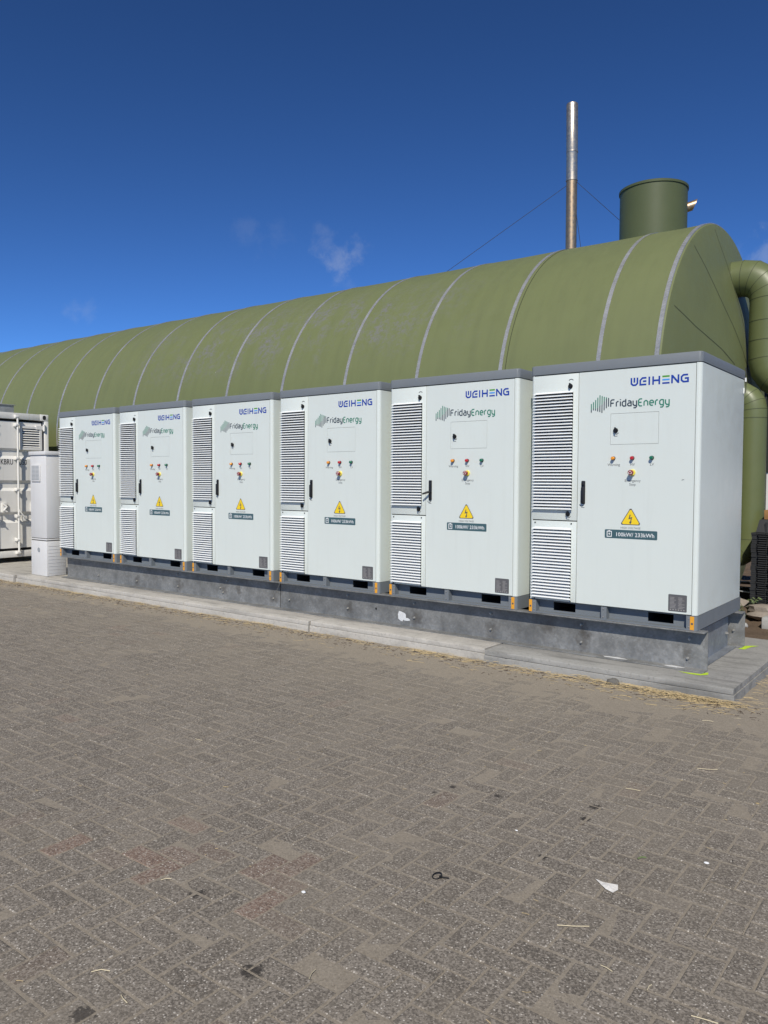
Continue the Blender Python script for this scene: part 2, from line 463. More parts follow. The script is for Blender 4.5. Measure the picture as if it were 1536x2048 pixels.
class MB:
    def __init__(s):
        s.v, s.f = [], []

    def add(s, vs, fs):
        b = len(s.v)
        s.v += [tuple(p) for p in vs]
        s.f += [tuple(b + i for i in q) for q in fs]
        return s

    def box(s, x0, x1, y0, y1, z0, z1):
        return s.add([(x0, y0, z0), (x1, y0, z0), (x1, y1, z0), (x0, y1, z0), (x0, y0, z1), (x1, y0, z1), (x1, y1, z1), (x0, y1, z1)],
                     [(0, 3, 2, 1), (4, 5, 6, 7), (0, 1, 5, 4), (1, 2, 6, 5), (2, 3, 7, 6), (3, 0, 4, 7)])

    def prism(s, poly, axis, a0, a1):
        n = len(poly)
        mk = {'z': lambda p, a: (p[0], p[1], a), 'x': lambda p, a: (a, p[0], p[1]), 'y': lambda p, a: (p[0], a, p[1])}[axis]
        vs = [mk(p, a0) for p in poly] + [mk(p, a1) for p in poly]
        fs = [tuple(range(n - 1, -1, -1)), tuple(range(n, 2 * n))] + [(i, (i + 1) % n, n + (i + 1) % n, n + i) for i in range(n)]
        return s.add(vs, fs)

    def rings(s, rings, cap0=True, cap1=True, closed=True):
        n = len(rings[0])
        b = len(s.v)
        for r in rings:
            s.v += [tuple(p) for p in r]
        for k in range(len(rings) - 1):
            for i in range(n if closed else n - 1):
                j = (i + 1) % n
                s.f.append((b + k * n + i, b + k * n + j, b + (k + 1) * n + j, b + (k + 1) * n + i))
        if cap0:
            s.f.append(tuple(b + i for i in range(n - 1, -1, -1)))
        if cap1:
            e = b + (len(rings) - 1) * n
            s.f.append(tuple(e + i for i in range(n)))
        return s

    def tube(s, pts, r, n=10, cap=True):
        pts = [Vector(p) for p in pts]
        rs = r if isinstance(r, (list, tuple)) else [r] * len(pts)
        rings = []
        up = None
        for i, p in enumerate(pts):
            a = pts[i] - pts[i - 1] if i else pts[1] - pts[0]
            b = pts[i + 1] - pts[i] if i < len(pts) - 1 else a
            t = (a.normalized() + b.normalized())
            t = t.normalized() if t.length > 1e-6 else b.normalized()
            if up is None:
                up = Vector((0, 0, 1)) if abs(t.z) < 0.9 else Vector((1, 0, 0))
            u = (up - t * up.dot(t)).normalized()
            w = t.cross(u)
            up = u
            k = 1.0 / max(0.5, t.dot(b.normalized())) if 0 < i < len(pts) - 1 else 1.0
            rings.append([p + (u * math.cos(2 * math.pi * j / n) + w * math.sin(2 * math.pi * j / n)) * rs[i] * (1 + (k - 1) * 0.5) for j in range(n)])
        return s.rings(rings, cap, cap)

    def cyl(s, p0, p1, r0, r1=None, n=16):
        return s.tube([p0, p1], [r0, r0 if r1 is None else r1], n)

    def build(s, name, mat, parent=None, bevel=0.0, smooth=35, raw=False):
        me = bpy.data.meshes.new(name)
        off = Vector((0, 0, 0))
        if parent is not None:
            off = WLOC.get(parent.name, off)
        me.from_pydata([Vector(p) - off for p in s.v], [], s.f)
        if not raw:
            bm = bmesh.new()
            bm.from_mesh(me)
            bmesh.ops.recalc_face_normals(bm, faces=bm.faces)
            if bevel:
                eds = [e for e in bm.edges if len(e.link_faces) == 2 and e.calc_face_angle(0) > R_(40)]
                bmesh.ops.bevel(bm, geom=eds, offset=bevel, segments=2, affect='EDGES', profile=0.5, clamp_overlap=True)
            bm.to_mesh(me)
            bm.free()
        if bevel:
            smooth = min(smooth, 25)
        if smooth:
            for p in me.polygons:
                p.use_smooth = True
            me.set_sharp_from_angle(angle=R_(smooth))
        me.materials.append(M[mat] if isinstance(mat, str) else mat)
        o = bpy.data.objects.new(name, me)
        COL.objects.link(o)
        if parent is not None:
            o.parent = parent
            WLOC[o.name] = off
        return o


def tag(o, label=None, cat=None, group=None, kind=None):
    for k, x in (('label', label), ('category', cat), ('group', group), ('kind', kind)):
        if x:
            o[k] = x
    return o


def thing(name, label, cat, loc=(0, 0, 0), group=None):
    o = bpy.data.objects.new(name, None)
    o.empty_display_size = 0.2
    COL.objects.link(o)
    o.location = loc
    WLOC[o.name] = Vector(loc)
    return tag(o, label, cat, group)


def copy_tree(o, parent=None):
    c = o.copy()
    COL.objects.link(c)
    c.parent = parent
    for ch in [x for x in bpy.data.objects if x.parent == o]:
        copy_tree(ch, c)
    return c


def ribbon(mb, pts, w, y, closed=False):
    """flat stroke in the XZ plane (front print) with mitred corners"""
    P = [Vector((p[0], p[1])) for p in pts]
    n = len(P)
    L, Rr = [], []
    for i in range(n):
        if closed:
            a, b = (P[i] - P[i - 1]).normalized(), (P[(i + 1) % n] - P[i]).normalized()
        else:
            a = (P[i] - P[i - 1]).normalized() if i else (P[1] - P[0]).normalized()
            b = (P[i + 1] - P[i]).normalized() if i < n - 1 else a
        na, nb = Vector((-a.y, a.x)), Vector((-b.y, b.x))
        m = na + nb
        m = m / max(0.35, m.dot(na)) if m.length > 1e-5 else na
        L.append(P[i] + m * w / 2)
        Rr.append(P[i] - m * w / 2)
    b0 = len(mb.v)
    for p, q in zip(L, Rr):
        mb.v += [(p.x, y, p.y), (q.x, y, q.y)]
    for i in range(n if closed else n - 1):
        j = (i + 1) % n
        mb.f.append((b0 + 2 * i, b0 + 2 * j, b0 + 2 * j + 1, b0 + 2 * i + 1))


def text_mb(txt, x, z, h, y=-0.0012, align='CENTER', bold=0.0, sx=1.0):
    """built-in font as a flat mesh in the XZ plane facing -Y"""
    cu_ = bpy.data.curves.new('t', 'FONT')
    cu_.body = txt
    cu_.size = h * 1.38
    cu_.align_x = align
    cu_.resolution_u = 2
    cu_.offset = bold
    ob = bpy.data.objects.new('t', cu_)
    COL.objects.link(ob)
    dg = bpy.context.evaluated_depsgraph_get()
    me = bpy.data.meshes.new_from_object(ob.evaluated_get(dg))
    mb = MB()
    mb.add([(x + q.co.x * sx, y, z + q.co.y) for q in me.vertices], [tuple(p.vertices) for p in me.polygons])
    bpy.data.objects.remove(ob)
    bpy.data.meshes.remove(me)
    bpy.data.curves.remove(cu_)
    return mb


def rrect(x0, x1, y0, y1, r, n=4):
    out = []
    for cx, cy, a0 in ((x1 - r, y0 + r, -90), (x1 - r, y1 - r, 0), (x0 + r, y1 - r, 90), (x0 + r, y0 + r, 180)):
        for i in range(n + 1):
            a = R_(a0 + 90 * i / n)
            out.append((cx + r * math.cos(a), cy + r * math.sin(a)))
    return out


# ------------------------------------------------------------------ ground, paving
g = MB()
g.add([(-300, -300, -0.06), (300, -300, -0.06), (300, 300, -0.06), (-300, 300, -0.06)], [(0, 1, 2, 3)])
tag(g.build('ground', 'soil', smooth=0), kind='structure')

SLAB_Y = -0.37
PX0, PX1, PY0, PY1 = -12.5, 3.6, -7.6, SLAB_Y + 0.03


def smooth01(t):
    t = max(0.0, min(1.0, t))
    return t * t * (3 - 2 * t)


def sand_h(x, y):
    d = SLAB_Y - y if x < 0.40 else max(0.0, SLAB_Y - y)
    n = noise.noise(Vector((x * 2.1, y * 2.1, 0))) + 0.5 * noise.noise(Vector((x * 6.3, y * 6.3, 3)))
    f = noise.noise(Vector((x * 19, y * 19, 7)))
    reach = 0.62 + 0.25 * smooth01((x + 4.5) / 3.5) - 0.22 * smooth01((-4.5 - x) / 2)
    cover = 1 - smooth01((d - 0.16) / reach)
    patch = smooth01((noise.noise(Vector((x * 1.3 + 5, y * 1.7, 9))) + 0.55 * n - 0.12) / 0.5)
    h = -0.0028 + 0.0006 * patch + 0.0058 * cover + 0.0024 * n * (0.35 + cover) + 0.0010 * f
    h += 0.011 * (1 - smooth01(d / 0.16)) * (0.6 + 0.6 * n)
    if x > 0.42:
        h += 0.004 * smooth01((y + 1.0) / 0.8)
    return h


sb = MB()
NXg, NYg = 322, 146
for j in range(NYg + 1):
    for i in range(NXg + 1):
        x = PX0 + (PX1 - PX0) * i / NXg
        y = PY0 + (PY1 - PY0) * j / NYg
        sb.v.append((x, y, sand_h(x, y)))
for j in range(NYg):
    for i in range(NXg):
        a = j * (NXg + 1) + i
        sb.f.append((a, a + 1, a + NXg + 2, a + NXg + 1))
paving = thing('paving', None, None, (0, 0, 0))
paving['kind'] = 'structure'
so_ = sb.build('joint_sand', 'sand', paving, raw=True, smooth=180)
tag(so_, kind='stuff')

U = 0.1025
bricks = []
reds = [(-0.42, -4.30), (-0.35, -4.15), (-0.95, -4.2), (-0.5, -4.05), (-0.88, -4.45), (-1.1, -4.35), (-1.3, -4.5), (-1.05, -4.05)]
for i in range(int(PX0 / U), int(PX1 / U)):
    for j in range(int(PY0 / U), int((SLAB_Y) / U) + 2):
        k = (i - j) % 4
        if k == 0:
            r = (i * U, j * U, (i + 2) * U, (j + 1) * U)
        elif k == 3:
            r = (i * U, j * U, (i + 1) * U, (j + 2) * U)
        else:
            continue
        if r[3] > PY1 and r[0] < 0.5:
            continue
        bricks.append(r)


def brick_geo(mb, tints, r, rng):
    gap = rng.uniform(0.0050, 0.0092)
    x0, y0, x1, y1 = r[0] + gap / 2 * rng.uniform(.6, 1.4), r[1] + gap / 2 * rng.uniform(.6, 1.4), r[2] - gap / 2 * rng.uniform(.6, 1.4), r[3] - gap / 2 * rng.uniform(.6, 1.4)
    z = rng.uniform(-0.0014, 0.0010)
    tx, ty = rng.uniform(-0.0012, 0.0012), rng.uniform(-0.0012, 0.0012)
    bx = rng.uniform(0.003, 0.006)

    def P(x, y, dz):
        x += rng.uniform(-.0008, .0008)
        y += rng.uniform(-.0008, .0008)
        u = (x - x0) / (x1 - x0) * 2 - 1
        w = (y - y0) / (y1 - y0) * 2 - 1
        return (x, y, z + tx * u + ty * w + dz)
    low = [P(x0, y0, -.03), P(x1, y0, -.03), P(x1, y1, -.03), P(x0, y1, -.03)]
    mid = [P(x0, y0, -.0035), P(x1, y0, -.0035), P(x1, y1, -.0035), P(x0, y1, -.0035)]
    if rng.random() < 0.08:
        z -= rng.uniform(0.001, 0.0028)
    j = [bx * rng.uniform(0.5, 1.5) + (0.008 * rng.random() if rng.random() < 0.10 else 0) for _ in range(8)]
    top = [P(x0 + j[0], y0 + j[1], 0), P(x1 - j[2], y0 + j[3], 0), P(x1 - j[4], y1 - j[5], 0), P(x0 + j[6], y1 - j[7], 0)]
    fs = []
    for a, b in ((0, 4), (4, 8)):
        for q in range(4):
            w = (q + 1) % 4
            fs.append((a + q, a + w, b + w, b + q))
    fs.append((8, 9, 10, 11))
    mb.add(low + mid + top, fs)
    cx, cy = (r[0] + r[2]) / 2, (r[1] + r[3]) / 2
    red = 0.0
    if any(math.hypot(cx - a, cy - b) < 0.085 for a, b in reds):
        red = rng.uniform(0.45, 0.85)
    elif rng.random() < 0.025:
        red = rng.uniform(0.1, 0.4)
    w = rng.random()
    w = 1.0 if w > 0.9 else (0.15 + 0.6 * w)
    tints += [(rng.random(), red, w, 1.0)] * 12


def brick_obj(name, rs):
    mb, tints = MB(), []
    rng = random.Random(hash((round(rs[0][0], 3), round(rs[0][1], 3))) & 0xffff)
    for r in rs:
        brick_geo(mb, tints, r, rng)
    o = mb.build(name, 'brick', paving, raw=True, smooth=0)
    ca = o.data.color_attributes.new('tint', 'FLOAT_COLOR', 'POINT')
    ca.data.foreach_set('color', [c for t in tints for c in t])
    return o


scored = []
for r in bricks:
    q = px(((r[0] + r[2]) / 2, (r[1] + r[3]) / 2, 0))
    vis = q is not None and -20 < q[0] < 1556 and q[1] < 2070
    scored.append((q[2] if vis else 1e9, r))
scored.sort(key=lambda t: t[0])
for dpt, r in scored[:300]:
    brick_obj('brick', [r])
tag(brick_obj('farther_bricks', [r for d, r in scored[300:]]), kind='stuff')

# soil behind and beside the slabs
sm = MB()
nx, ny = 150, 120
X0, X1, Y0, Y1 = -4.0, 4.5, 1.70, 9.0
for j in range(ny + 1):
    for i in range(nx + 1):
        x = X0 + (X1 - X0) * i / nx
        y = Y0 + (Y1 - Y0) * j / ny
        h = 0.05 + 0.03 * noise.noise(Vector((x * 3, y * 3, 1))) + 0.022 * noise.noise(Vector((x * 11, y * 11, 2))) + 0.012 * noise.noise(Vector((x * 27, y * 27, 5)))
        h += 0.05 * smooth01((y - 2.4) / 1.5)
        sm.v.append((x, y, h - 0.14 * smooth01((x - 2.5) / 1.5)))
for j in range(ny):
    for i in range(nx):
        a = j * (nx + 1) + i
        sm.f.append((a, a + 1, a + nx + 2, a + nx + 1))
tag(sm.build('soil', 'soil', raw=True, smooth=180), kind='structure')
# strip of bare earth beside the end slab
se = MB()
for j in range(31):
    for i in range(41):
        x = 0.36 + 3.2 * i / 40
        y = -0.35 + 2.1 * j / 30
        se.v.append((x, y, 0.004 + 0.05 * smooth01((y - 0.9) / 0.9) + 0.012 * noise.noise(Vector((x * 9, y * 9, 1)))))
for j in range(30):
    for i in range(40):
        a = j * 41 + i
        se.f.append((a, a + 1, a + 42, a + 41))
tag(se.build('bare_earth', 'sand', raw=True, smooth=180), kind='structure')

# ------------------------------------------------------------------ concrete slabs
SZ = 0.113
edges = [0.375, -1.715, -3.865, -5.98, -8.03, -10.15, -12.3, -14.4, -16.5, -18.6]
slab_lab = ['grey concrete slab at the near right end of the row with a yellow paint mark',
            'concrete slab second from the near right end under the cabinets', 'concrete slab third from the near right end under the cabinets',
            'concrete slab fourth from the near right end under the cabinets', 'concrete slab fifth from the near right end under the far cabinets',
            'concrete slab carrying the white cable pillar', 'concrete slab between the white pillar and the shipping container', 'concrete slab under the door end of the shipping container',
            'concrete slab under the middle of the shipping container', 'x']
def worn_plate(x0, x1, yf, yb, z0, z1, seed, ch=0.012, amp=0.004, right=False):
    """concrete block whose exposed front arris is worn and nibbled"""
    m = MB()
    n = max(8, int((x1 - x0) / 0.035))
    rr = []
    for i in range(n + 1):
        x = x0 + (x1 - x0) * i / n
        w1 = noise.noise(Vector((x * 5, seed, 0))) + 0.6 * noise.noise(Vector((x * 17, seed, 4)))
        w2 = noise.noise(Vector((x * 9, seed, 8)))
        chip = 0.02 * smooth01((noise.noise(Vector((x * 7, seed, 20))) - 0.42) / 0.2)
        e = 0.0
        if right:
            e = 0.012 * smooth01((x - (x1 - 0.02)) / 0.02)
        c = ch + amp * 0.8 * abs(w2) + chip
        dy = amp * w1
        rr.append([(x, yb, z0), (x, yf + dy, z0), (x, yf + dy, z1 - c), (x, yf + dy + c * 0.35, z1 - c * 0.35), (x, yf + dy + c, z1 - e * 0.2), (x, yf + 0.25, z1 + 0.001 * w2 - e * .2), (x, yb, z1 - e * .2)])
    m.rings(rr)
    return m


slabs = []
for k in range(9):
    x1, x0 = edges[k] - (0.006 if k else 0), edges[k + 1] + 0.006
    yf = SLAB_Y + (0.0, 0.035, 0.02, 0.03, 0.04, 0.0, 0.01, 0.0, 0.0)[k]
    dz = (0, 0.004, 0.002, 0.0, -0.002, 0.001, 0, 0, 0)[k]
    s_ = thing('concrete_slab', slab_lab[k], 'concrete slab', ((x0 + x1) / 2, yf + 1.05, 0), 'concrete slabs under the row')
    worn_plate(x0, x1, yf, 1.74, -0.04, SZ + dz - 0.046, k * 3.1, 0.005, 0.003).build('lower_edge', 'concrete' if k else 'concrete_dark', s_)
    ins = 0.009
    worn_plate(x0 + ins * 0.4, x1 - ins * (1 if k == 0 else 0.4), yf + ins, 1.735, SZ + dz - 0.042, SZ + dz, k * 5.7 + 1, 0.010, 0.003, k == 0).build('top_plate', 'concrete' if k else 'concrete_dark', s_)
    slabs.append(s_)
pm = MB()
pm.add([(-0.115, -0.075, SZ + .002), (-0.02, -0.105, SZ + .002), (0.06, -0.10, SZ + .002), (0.105, -0.045, SZ + .002), (0.088, 0.03, SZ + .002), (0.074, 0.02, SZ + .002), (0.055, -0.05, SZ + .002), (0.0, -0.06, SZ + .002)],
       [(0, 1, 7), (1, 2, 6, 7), (2, 3, 6), (3, 4, 5, 6)])
tag(pm.build('paint_mark', 'spray_yellow', slabs[0], smooth=0), 'fluorescent yellow spray mark at the beam corner')
pm = MB()
pm.add([(0.05, 1.12, SZ + .002), (0.10, 1.125, SZ + .002), (0.125, 1.28, SZ + .002), (0.17, 1.37, SZ + .002), (0.12, 1.345, SZ + .002), (0.07, 1.30, SZ + .002)], [(0, 1, 2, 5), (2, 3, 4, 5)])
tag(pm.build('paint_mark', 'spray_yellow', slabs[0], smooth=0), 'fluorescent yellow spray mark by the rear beam')
# broken lump at the slab foot
def lump(mb, c, r, seed, sq=(1, 1, 1), n=10, m=7):
    rg = []
    for a in range(1, m):
        th = math.pi * a / m
        ring = []
        for b_ in range(n):
            ph = 2 * math.pi * b_ / n
            d = Vector((math.sin(th) * math.cos(ph), math.sin(th) * math.sin(ph), math.cos(th)))
            k = 1 + 0.28 * noise.noise(d * 1.6 + Vector((seed, 0, 0)))
            ring.append((c[0] + d.x * r * k * sq[0], c[1] + d.y * r * k * sq[1], c[2] + d.z * r * k * sq[2]))
        rg.append(ring)
    mb.rings(rg)
lb = MB()
lump(lb, (-0.52, -0.392, 0.022), 0.055, 3, (1.1, .7, .62))
tag(lb.build('concrete_lump', 'rubble_dark', smooth=60), 'dark lump of broken concrete against the foot of the end slab', 'rubble')

# ------------------------------------------------------------------ steel beams
BT = 0.435
WEB = 0.080


def c_profile(y0):
    f0, w0, w1, t = y0 - 0.105, y0, y0 + 0.008, 0.009
    return [(f0, SZ + .001), (w1, SZ + .001), (w1, BT - .001), (f0, BT - .001), (f0, BT - .001 - t), (w0, BT - .001 - t), (w0, SZ + .001 + t), (f0, SZ + .001 + t)]


def beam(x0, x1, yweb, label, bolts=()):
    t = thing('steel_beam', label, 'steel beam', ((x0 + x1) / 2, yweb, SZ), 'galvanised beams carrying the cabinets')
    MB().prism(c_profile(yweb), 'x', x0, x1).build('channel', 'galv', t, bevel=0.0015)
    for bx, bz in bolts:
        b = MB()
        b.cyl((bx, yweb - 0.001, bz), (bx, yweb - 0.011, bz), 0.013, 0.012, 6)
        b.cyl((bx, yweb - 0.011, bz), (bx, yweb - 0.02, bz), 0.007, None, 10)
        b.build('bolt', 'bolt', t)
    return t


rb = [(-0.991, 0.206), (-0.086, 0.196), (-3.677, 0.222), (-2.787, 0.220), (-1.897, 0.209), (-4.569, 0.227), (-0.075, 0.352), (-0.993, 0.36), (-1.9, 0.36), (-2.79, 0.362), (-3.68, 0.362)]
lbts = [(-7.55, 0.199), (-6.635, 0.205), (-5.782, 0.259), (-5.734, 0.206), (-4.833, 0.218), (-8.5, 0.203), (-5.65, 0.36), (-6.64, 0.36)]
b1 = beam(-4.717, 0.066, WEB, 'galvanised front beam under the nearest three cabinets', rb)
b2 = beam(-9.36, -4.727, WEB, 'galvanised front beam under the farthest three cabinets', lbts)
b3 = beam(-4.717, 0.066, 1.275, 'galvanised rear beam end showing behind the nearest cabinet', [(-0.03, 0.25)])
b4 = beam(-9.36, -4.727, 1.275, 'galvanised rear beam under the farthest three cabinets')
b = MB()
b.cyl((-3.288, WEB - 0.0012, 0.259), (-3.288, WEB - 0.003, 0.259), 0.012, None, 12)
b.build('bolt_hole', 'dark_hole', b1)  # near-black disc on the web, painted shade of an open hole


def blot(mb, cx, cz, rx, rz, y, seed, n=18):
    vs = [(cx, y, cz)]
    for i in range(n):
        a = 2 * math.pi * i / n
        k = 1 + 0.35 * noise.noise(Vector((math.cos(a) * 1.5 + seed, math.sin(a) * 1.5, 0)))
        vs.append((cx + rx * k * math.cos(a), y, cz + rz * k * math.sin(a)))
    mb.add(vs, [(0, 1 + i, 1 + (i + 1) % n) for i in range(n)])


b = MB()
blot(b, -2.952, 0.218, 0.055, 0.048, WEB - 0.0015, 1.0)
blot(b, -2.89, 0.19, 0.04, 0.016, WEB - 0.0018, 2.0)
tag(b.build('paint_blotch', 'spray_white', b1, smooth=0), 'white spray blotch on the beam web')
b = MB()
def flat_blot(mb, cx, cy, rx, ry, z, seed, n=20):
    vs = [(cx, cy, z)]
    for i in range(n):
        a = 2 * math.pi * i / n
        k = 1 + 0.45 * noise.noise(Vector((math.cos(a) * 2.2 + seed, math.sin(a) * 2.2, 0)))
        vs.append((cx + rx * k * math.cos(a), cy + ry * k * math.sin(a), z))
    mb.add(vs, [(0, 1 + i, 1 + (i + 1) % n) for i in range(n)])


flat_blot(b, -0.67, 0.03, 0.10, 0.026, SZ + .0112, 1)
flat_blot(b, -0.18, 0.03, 0.08, 0.028, SZ + .0112, 5)
b.build('paint_streak', 'spray_white', b1, smooth=0)
# cross channel between front and rear beams at the near end
t = thing('steel_cross_beam', 'bright galvanised cross beam joining the front and rear beams at the near end', 'steel beam', (-0.03, 0.65, SZ))
MB().prism([(0.020, SZ + .003), (0.020, SZ + .012), (-0.052, SZ + .012), (-0.052, 0.395), (-0.060, 0.395), (-0.060, SZ + .003)], 'y', 0.0, 1.0)
cb = MB()
prof = [(0.020, SZ + .003), (0.020, SZ + .012), (-0.052, SZ + .012), (-0.052, 0.395), (-0.060, 0.395), (-0.060, SZ + .003)]
cb.prism(prof, 'y', 0.090, 1.168)
cb.build('channel', 'galv_bright', t)
for by in (0.15, 1.08):
    b = MB()
    b.cyl((-0.051, by, 0.25), (-0.036, by, 0.25), 0.014, None, 6)
    b.cyl((-0.036, by, 0.25), (-0.024, by, 0.25), 0.008, None, 10)
    b.build('bolt', 'bolt', t)

# ------------------------------------------------------------------ battery cabinets
W, D, H = 1.465, 1.364, 2.2

GL = {
    'F': ([[(0, 0), (0, 1.18), (.22, 1.4), (.78, 1.4)], [(.08, .72), (.64, .72)]], .78),
    'r': ([[(0, 0), (0, .75), (.22, 1), (.48, 1)]], .45),
    'i': ([[(0, 0), (0, 1)], [(0, 1.26), (0, 1.44)]], 0),
    'd': ([[(.66, 1), (.25, 1), (0, .75), (0, .25), (.25, 0), (.66, 0)], [(.72, -.08), (.72, 1.44)]], .72),
    'a': ([[(.08, 1), (.5, 1), (.72, .78), (.72, 0), (.22, 0), (0, .2), (0, .4), (.2, .58), (.63, .58)]], .72),
    'y': ([[(0, 1), (0, .3), (.25, 0), (.66, 0)], [(.72, 1), (.72, -.22), (.5, -.45), (.1, -.45)]], .72),
    'E': ([[(.72, 1.4), (.25, 1.4), (0, 1.15), (0, .25), (.25, 0), (.72, 0)], [(.1, .72), (.62, .72)]], .72),
    'n': ([[(0, 0), (0, .75), (.25, 1), (.5, 1), (.74, .75), (.74, 0)]], .74),
    'e': ([[(.66, 0), (.25, 0), (0, .25), (0, .75), (.25, 1), (.5, 1), (.74, .78), (.74, .5), (.1, .5)]], .74),
    'g': ([[(.66, 1), (.25, 1), (0, .75), (0, .25), (.25, 0), (.66, 0)], [(.72, 1.06), (.72, -.22), (.5, -.45), (.1, -.45)]], .72),
}


def friday(word, x, z, s, mb, y):
    for ch in word:
        pl, w = GL[ch]
        for q, p in enumerate(pl):
            ribbon(mb, [(x + a * s, z + b_ * s) for a, b_ in p], 0.25 * s, y - q * 0.0003)
        x += (w + 0.40) * s
    return x


def slat_mb(L, d=0.032, mit=0.026, rise=0.0165):
    """one pressed louvre blade, its front lower edge at the origin, flaring outwards"""
    m = MB()
    th = 0.0022
    x0, x1 = 0.0, L
    A, B = (x0, -d, 0), (x1, -d, 0)
    Cc, Dd = (x1 - mit, -0.004, rise), (x0 + mit, -0.004, rise)
    E0, E1 = (x0 + 0.012, -0.002, 0.002), (x1 - 0.012, -0.002, 0.002)
    m.add([A, B, Cc, Dd, (x0, -d, -th), (x1, -d, -th), (x1 - mit, -0.004, rise - th), (x0 + mit, -0.004, rise - th), E0, E1],
          [(0, 1, 2, 3), (7, 6, 5, 4), (0, 4, 5, 1), (3, 2, 6, 7), (0, 3, 8), (1, 9, 2)])
    return m


def make_cabinet():
    c = thing('battery_cabinet', 'x', 'battery cabinet', (0, 0, 0), 'battery cabinets in the row')
    # shell with a shallow rebate for the doors
    r = 0.032
    fp = []
    for cx, cy, a0 in ((W - r, r, -90), (W - r, D - r, 0), (r, D - r, 90), (r, r, 180)):
        for i in range(6):
            a = R_(a0 + 90 * i / 5)
            fp.append((cx + r * math.cos(a), cy + r * math.sin(a)))
    fp += [(0.0185, 0.0035), (0.0185, 0.016), (W - 0.040, 0.016), (W - 0.040, 0.0)]
    MB().prism(fp, 'z', 0.121, 2.112).build('body', 'cabinet', c, smooth=30)
    MB().box(0.0190, W - 0.0405, 0.0157, 0.01595, 0.1215, 2.1115).build('door_gasket', 'gap_shade', c, smooth=0)  # dark plate behind the doors so the gaps read as shaded
    # cap
    cp = MB()
    cp.rings([[(x, y, z) for x, y in rrect(-0.004 + q, W + 0.004 - q, -0.004 + q, D + 0.004 - q, 0.03, 5)] for z, q in ((2.118, 0.0), (2.190, 0.0), (2.199, 0.006), (2.200, 0.03))])
    cp.box(0.01, W - 0.01, 0.02, D - 0.01, 2.112, 2.118)
    cp.build('cap', 'grey', c, smooth=40)
    # plinth
    p = MB()
    r2 = 0.03
    outer = rrect(-0.002, W + 0.002, 0, D + 0.002, r2, 5)
    ft = 0.045
    # side walls and back as three boxes, front as posts and channel
    p.prism([(W - 0.082, 0.002), (W - 0.03, 0.0)] + [(W + 0.002 - r2 + r2 * math.sin(R_(a)), r2 - r2 * math.cos(R_(a))) for a in (0, 18, 36, 54, 72, 90)] + [(W + 0.002, D), (W - 0.05, D), (W - 0.05, 0.076), (W - 0.082, 0.076)], 'z', 0.0, 0.117)
    p.prism([(0.072, 0.002), (0.072, 0.076), (0.05, 0.076), (0.05, D), (-0.002, D)] + [(-0.002 + r2 - r2 * math.sin(R_(a)), r2 - r2 * math.cos(R_(a))) for a in (90, 72, 54, 36, 18, 0)], 'z', 0.0, 0.117)
    p.box(0.0505, W - 0.0505, D - 0.05, D - 0.002, 0.0, 0.117)
    p.box(0.678, 0.726, 0.003, 0.074, 0.012, 0.116)
    p.box(0.0725, W - 0.0825, 0.004, 0.074, 0.0, 0.0115)
    for x0, x1 in ((0.0725, 0.212), (0.420, 0.6775), (0.7265, 1.057), (1.265, W - 0.0825)):
        p.box(x0, x1, 0.066, 0.074, 0.012, 0.116)
    for x0, x1 in ((0.2125, 0.4195), (1.0575, 1.2645)):
        p.box(x0, x1, 0.066, 0.074, 0.012, 0.027)
        p.box(x0, x1, 0.066, 0.074, 0.102, 0.116)
    base = p.build('plinth', 'grey', c, smooth=30)
    for x0, x1 in ((0.206, 0.426), (1.051, 1.271)):
        pk = MB()
        pk.add([(x0, .0745, .02), (x1, .0745, .02), (x1, 1.2, .02), (x0, 1.2, .02), (x0, .0745, .108), (x1, .0745, .108), (x1, 1.2, .108), (x0, 1.2, .108)],
               [(0, 1, 2, 3), (4, 7, 6, 5), (1, 5, 6, 2), (0, 3, 7, 4), (2, 6, 7, 3)])
        pk.build('fork_pocket', 'dark_hole', base)  # pocket walls coloured near-black for the shade inside
    for x in (0.088, 0.70, W - 0.06):
        for z in (0.03, 0.098):
            xx = x if x > .5 else 0.055
            b = MB()
            b.cyl((xx, 0.002, z), (xx, -0.003, z), 0.006, None, 8)
            b.build('rivet', 'bolt', base)
    for x0, x1 in ((0.004, 0.033), (W - 0.052, W - 0.021)):
        b = MB().box(x0, x1, -0.0015, 0.0035, 0.006, 0.113)
        st = b.build('sticker', 'orange', c)
        b = MB()
        b.cyl(((x0 + x1) / 2, -0.002, 0.055), ((x0 + x1) / 2, -0.0022, 0.055), 0.009, None, 12)
        b.build('sticker_mark', 'print_dark', st)
    # ventilation panels with blades
    for z0, z1, zb, zt, n in ((0.838, 2.108, 0.935, 1.945, 37), (0.125, 0.829, 0.150, 0.757, 22)):
        pn = MB().box(0.0225, 0.4475, 0.0, 0.0155, z0, z1).build('vent_panel', 'cabinet', c, bevel=0.0015)
        MB().box(0.044, 0.400, -0.0012, -0.0004, zb - 0.004, zt + 0.008).build('vent_shade_sheet', 'filter', pn)  # dark sheet over the closed panel, paints the shade of a louvre cavity
        pitch = (zt - zb) / n
        first = None
        for k in range(n + 1):
            if first is None:
                first = slat_mb(0.382).build('slat', 'louvre', pn, smooth=0)
                o = first
            else:
                o = first.copy()
                COL.objects.link(o)
                o.parent = pn
            o.location = (0.031, 0, zb + k * pitch)
        if z0 < 0.5:
            for x in (0.055, 0.40):
                b = MB()
                b.cyl((x, 0.0, z1 - 0.018), (x, -0.006, z1 - 0.018), 0.006, None, 8)
                b.cyl((x, 0.0, z0 + 0.006), (x, -0.006, z0 + 0.006), 0.005, None, 8)
                b.build('screw', 'black', pn)
        else:
            for kx, kz, up in ((0.374, 2.000, True), (0.366, 0.893, False)):
                knob(kx, kz, pn, up)
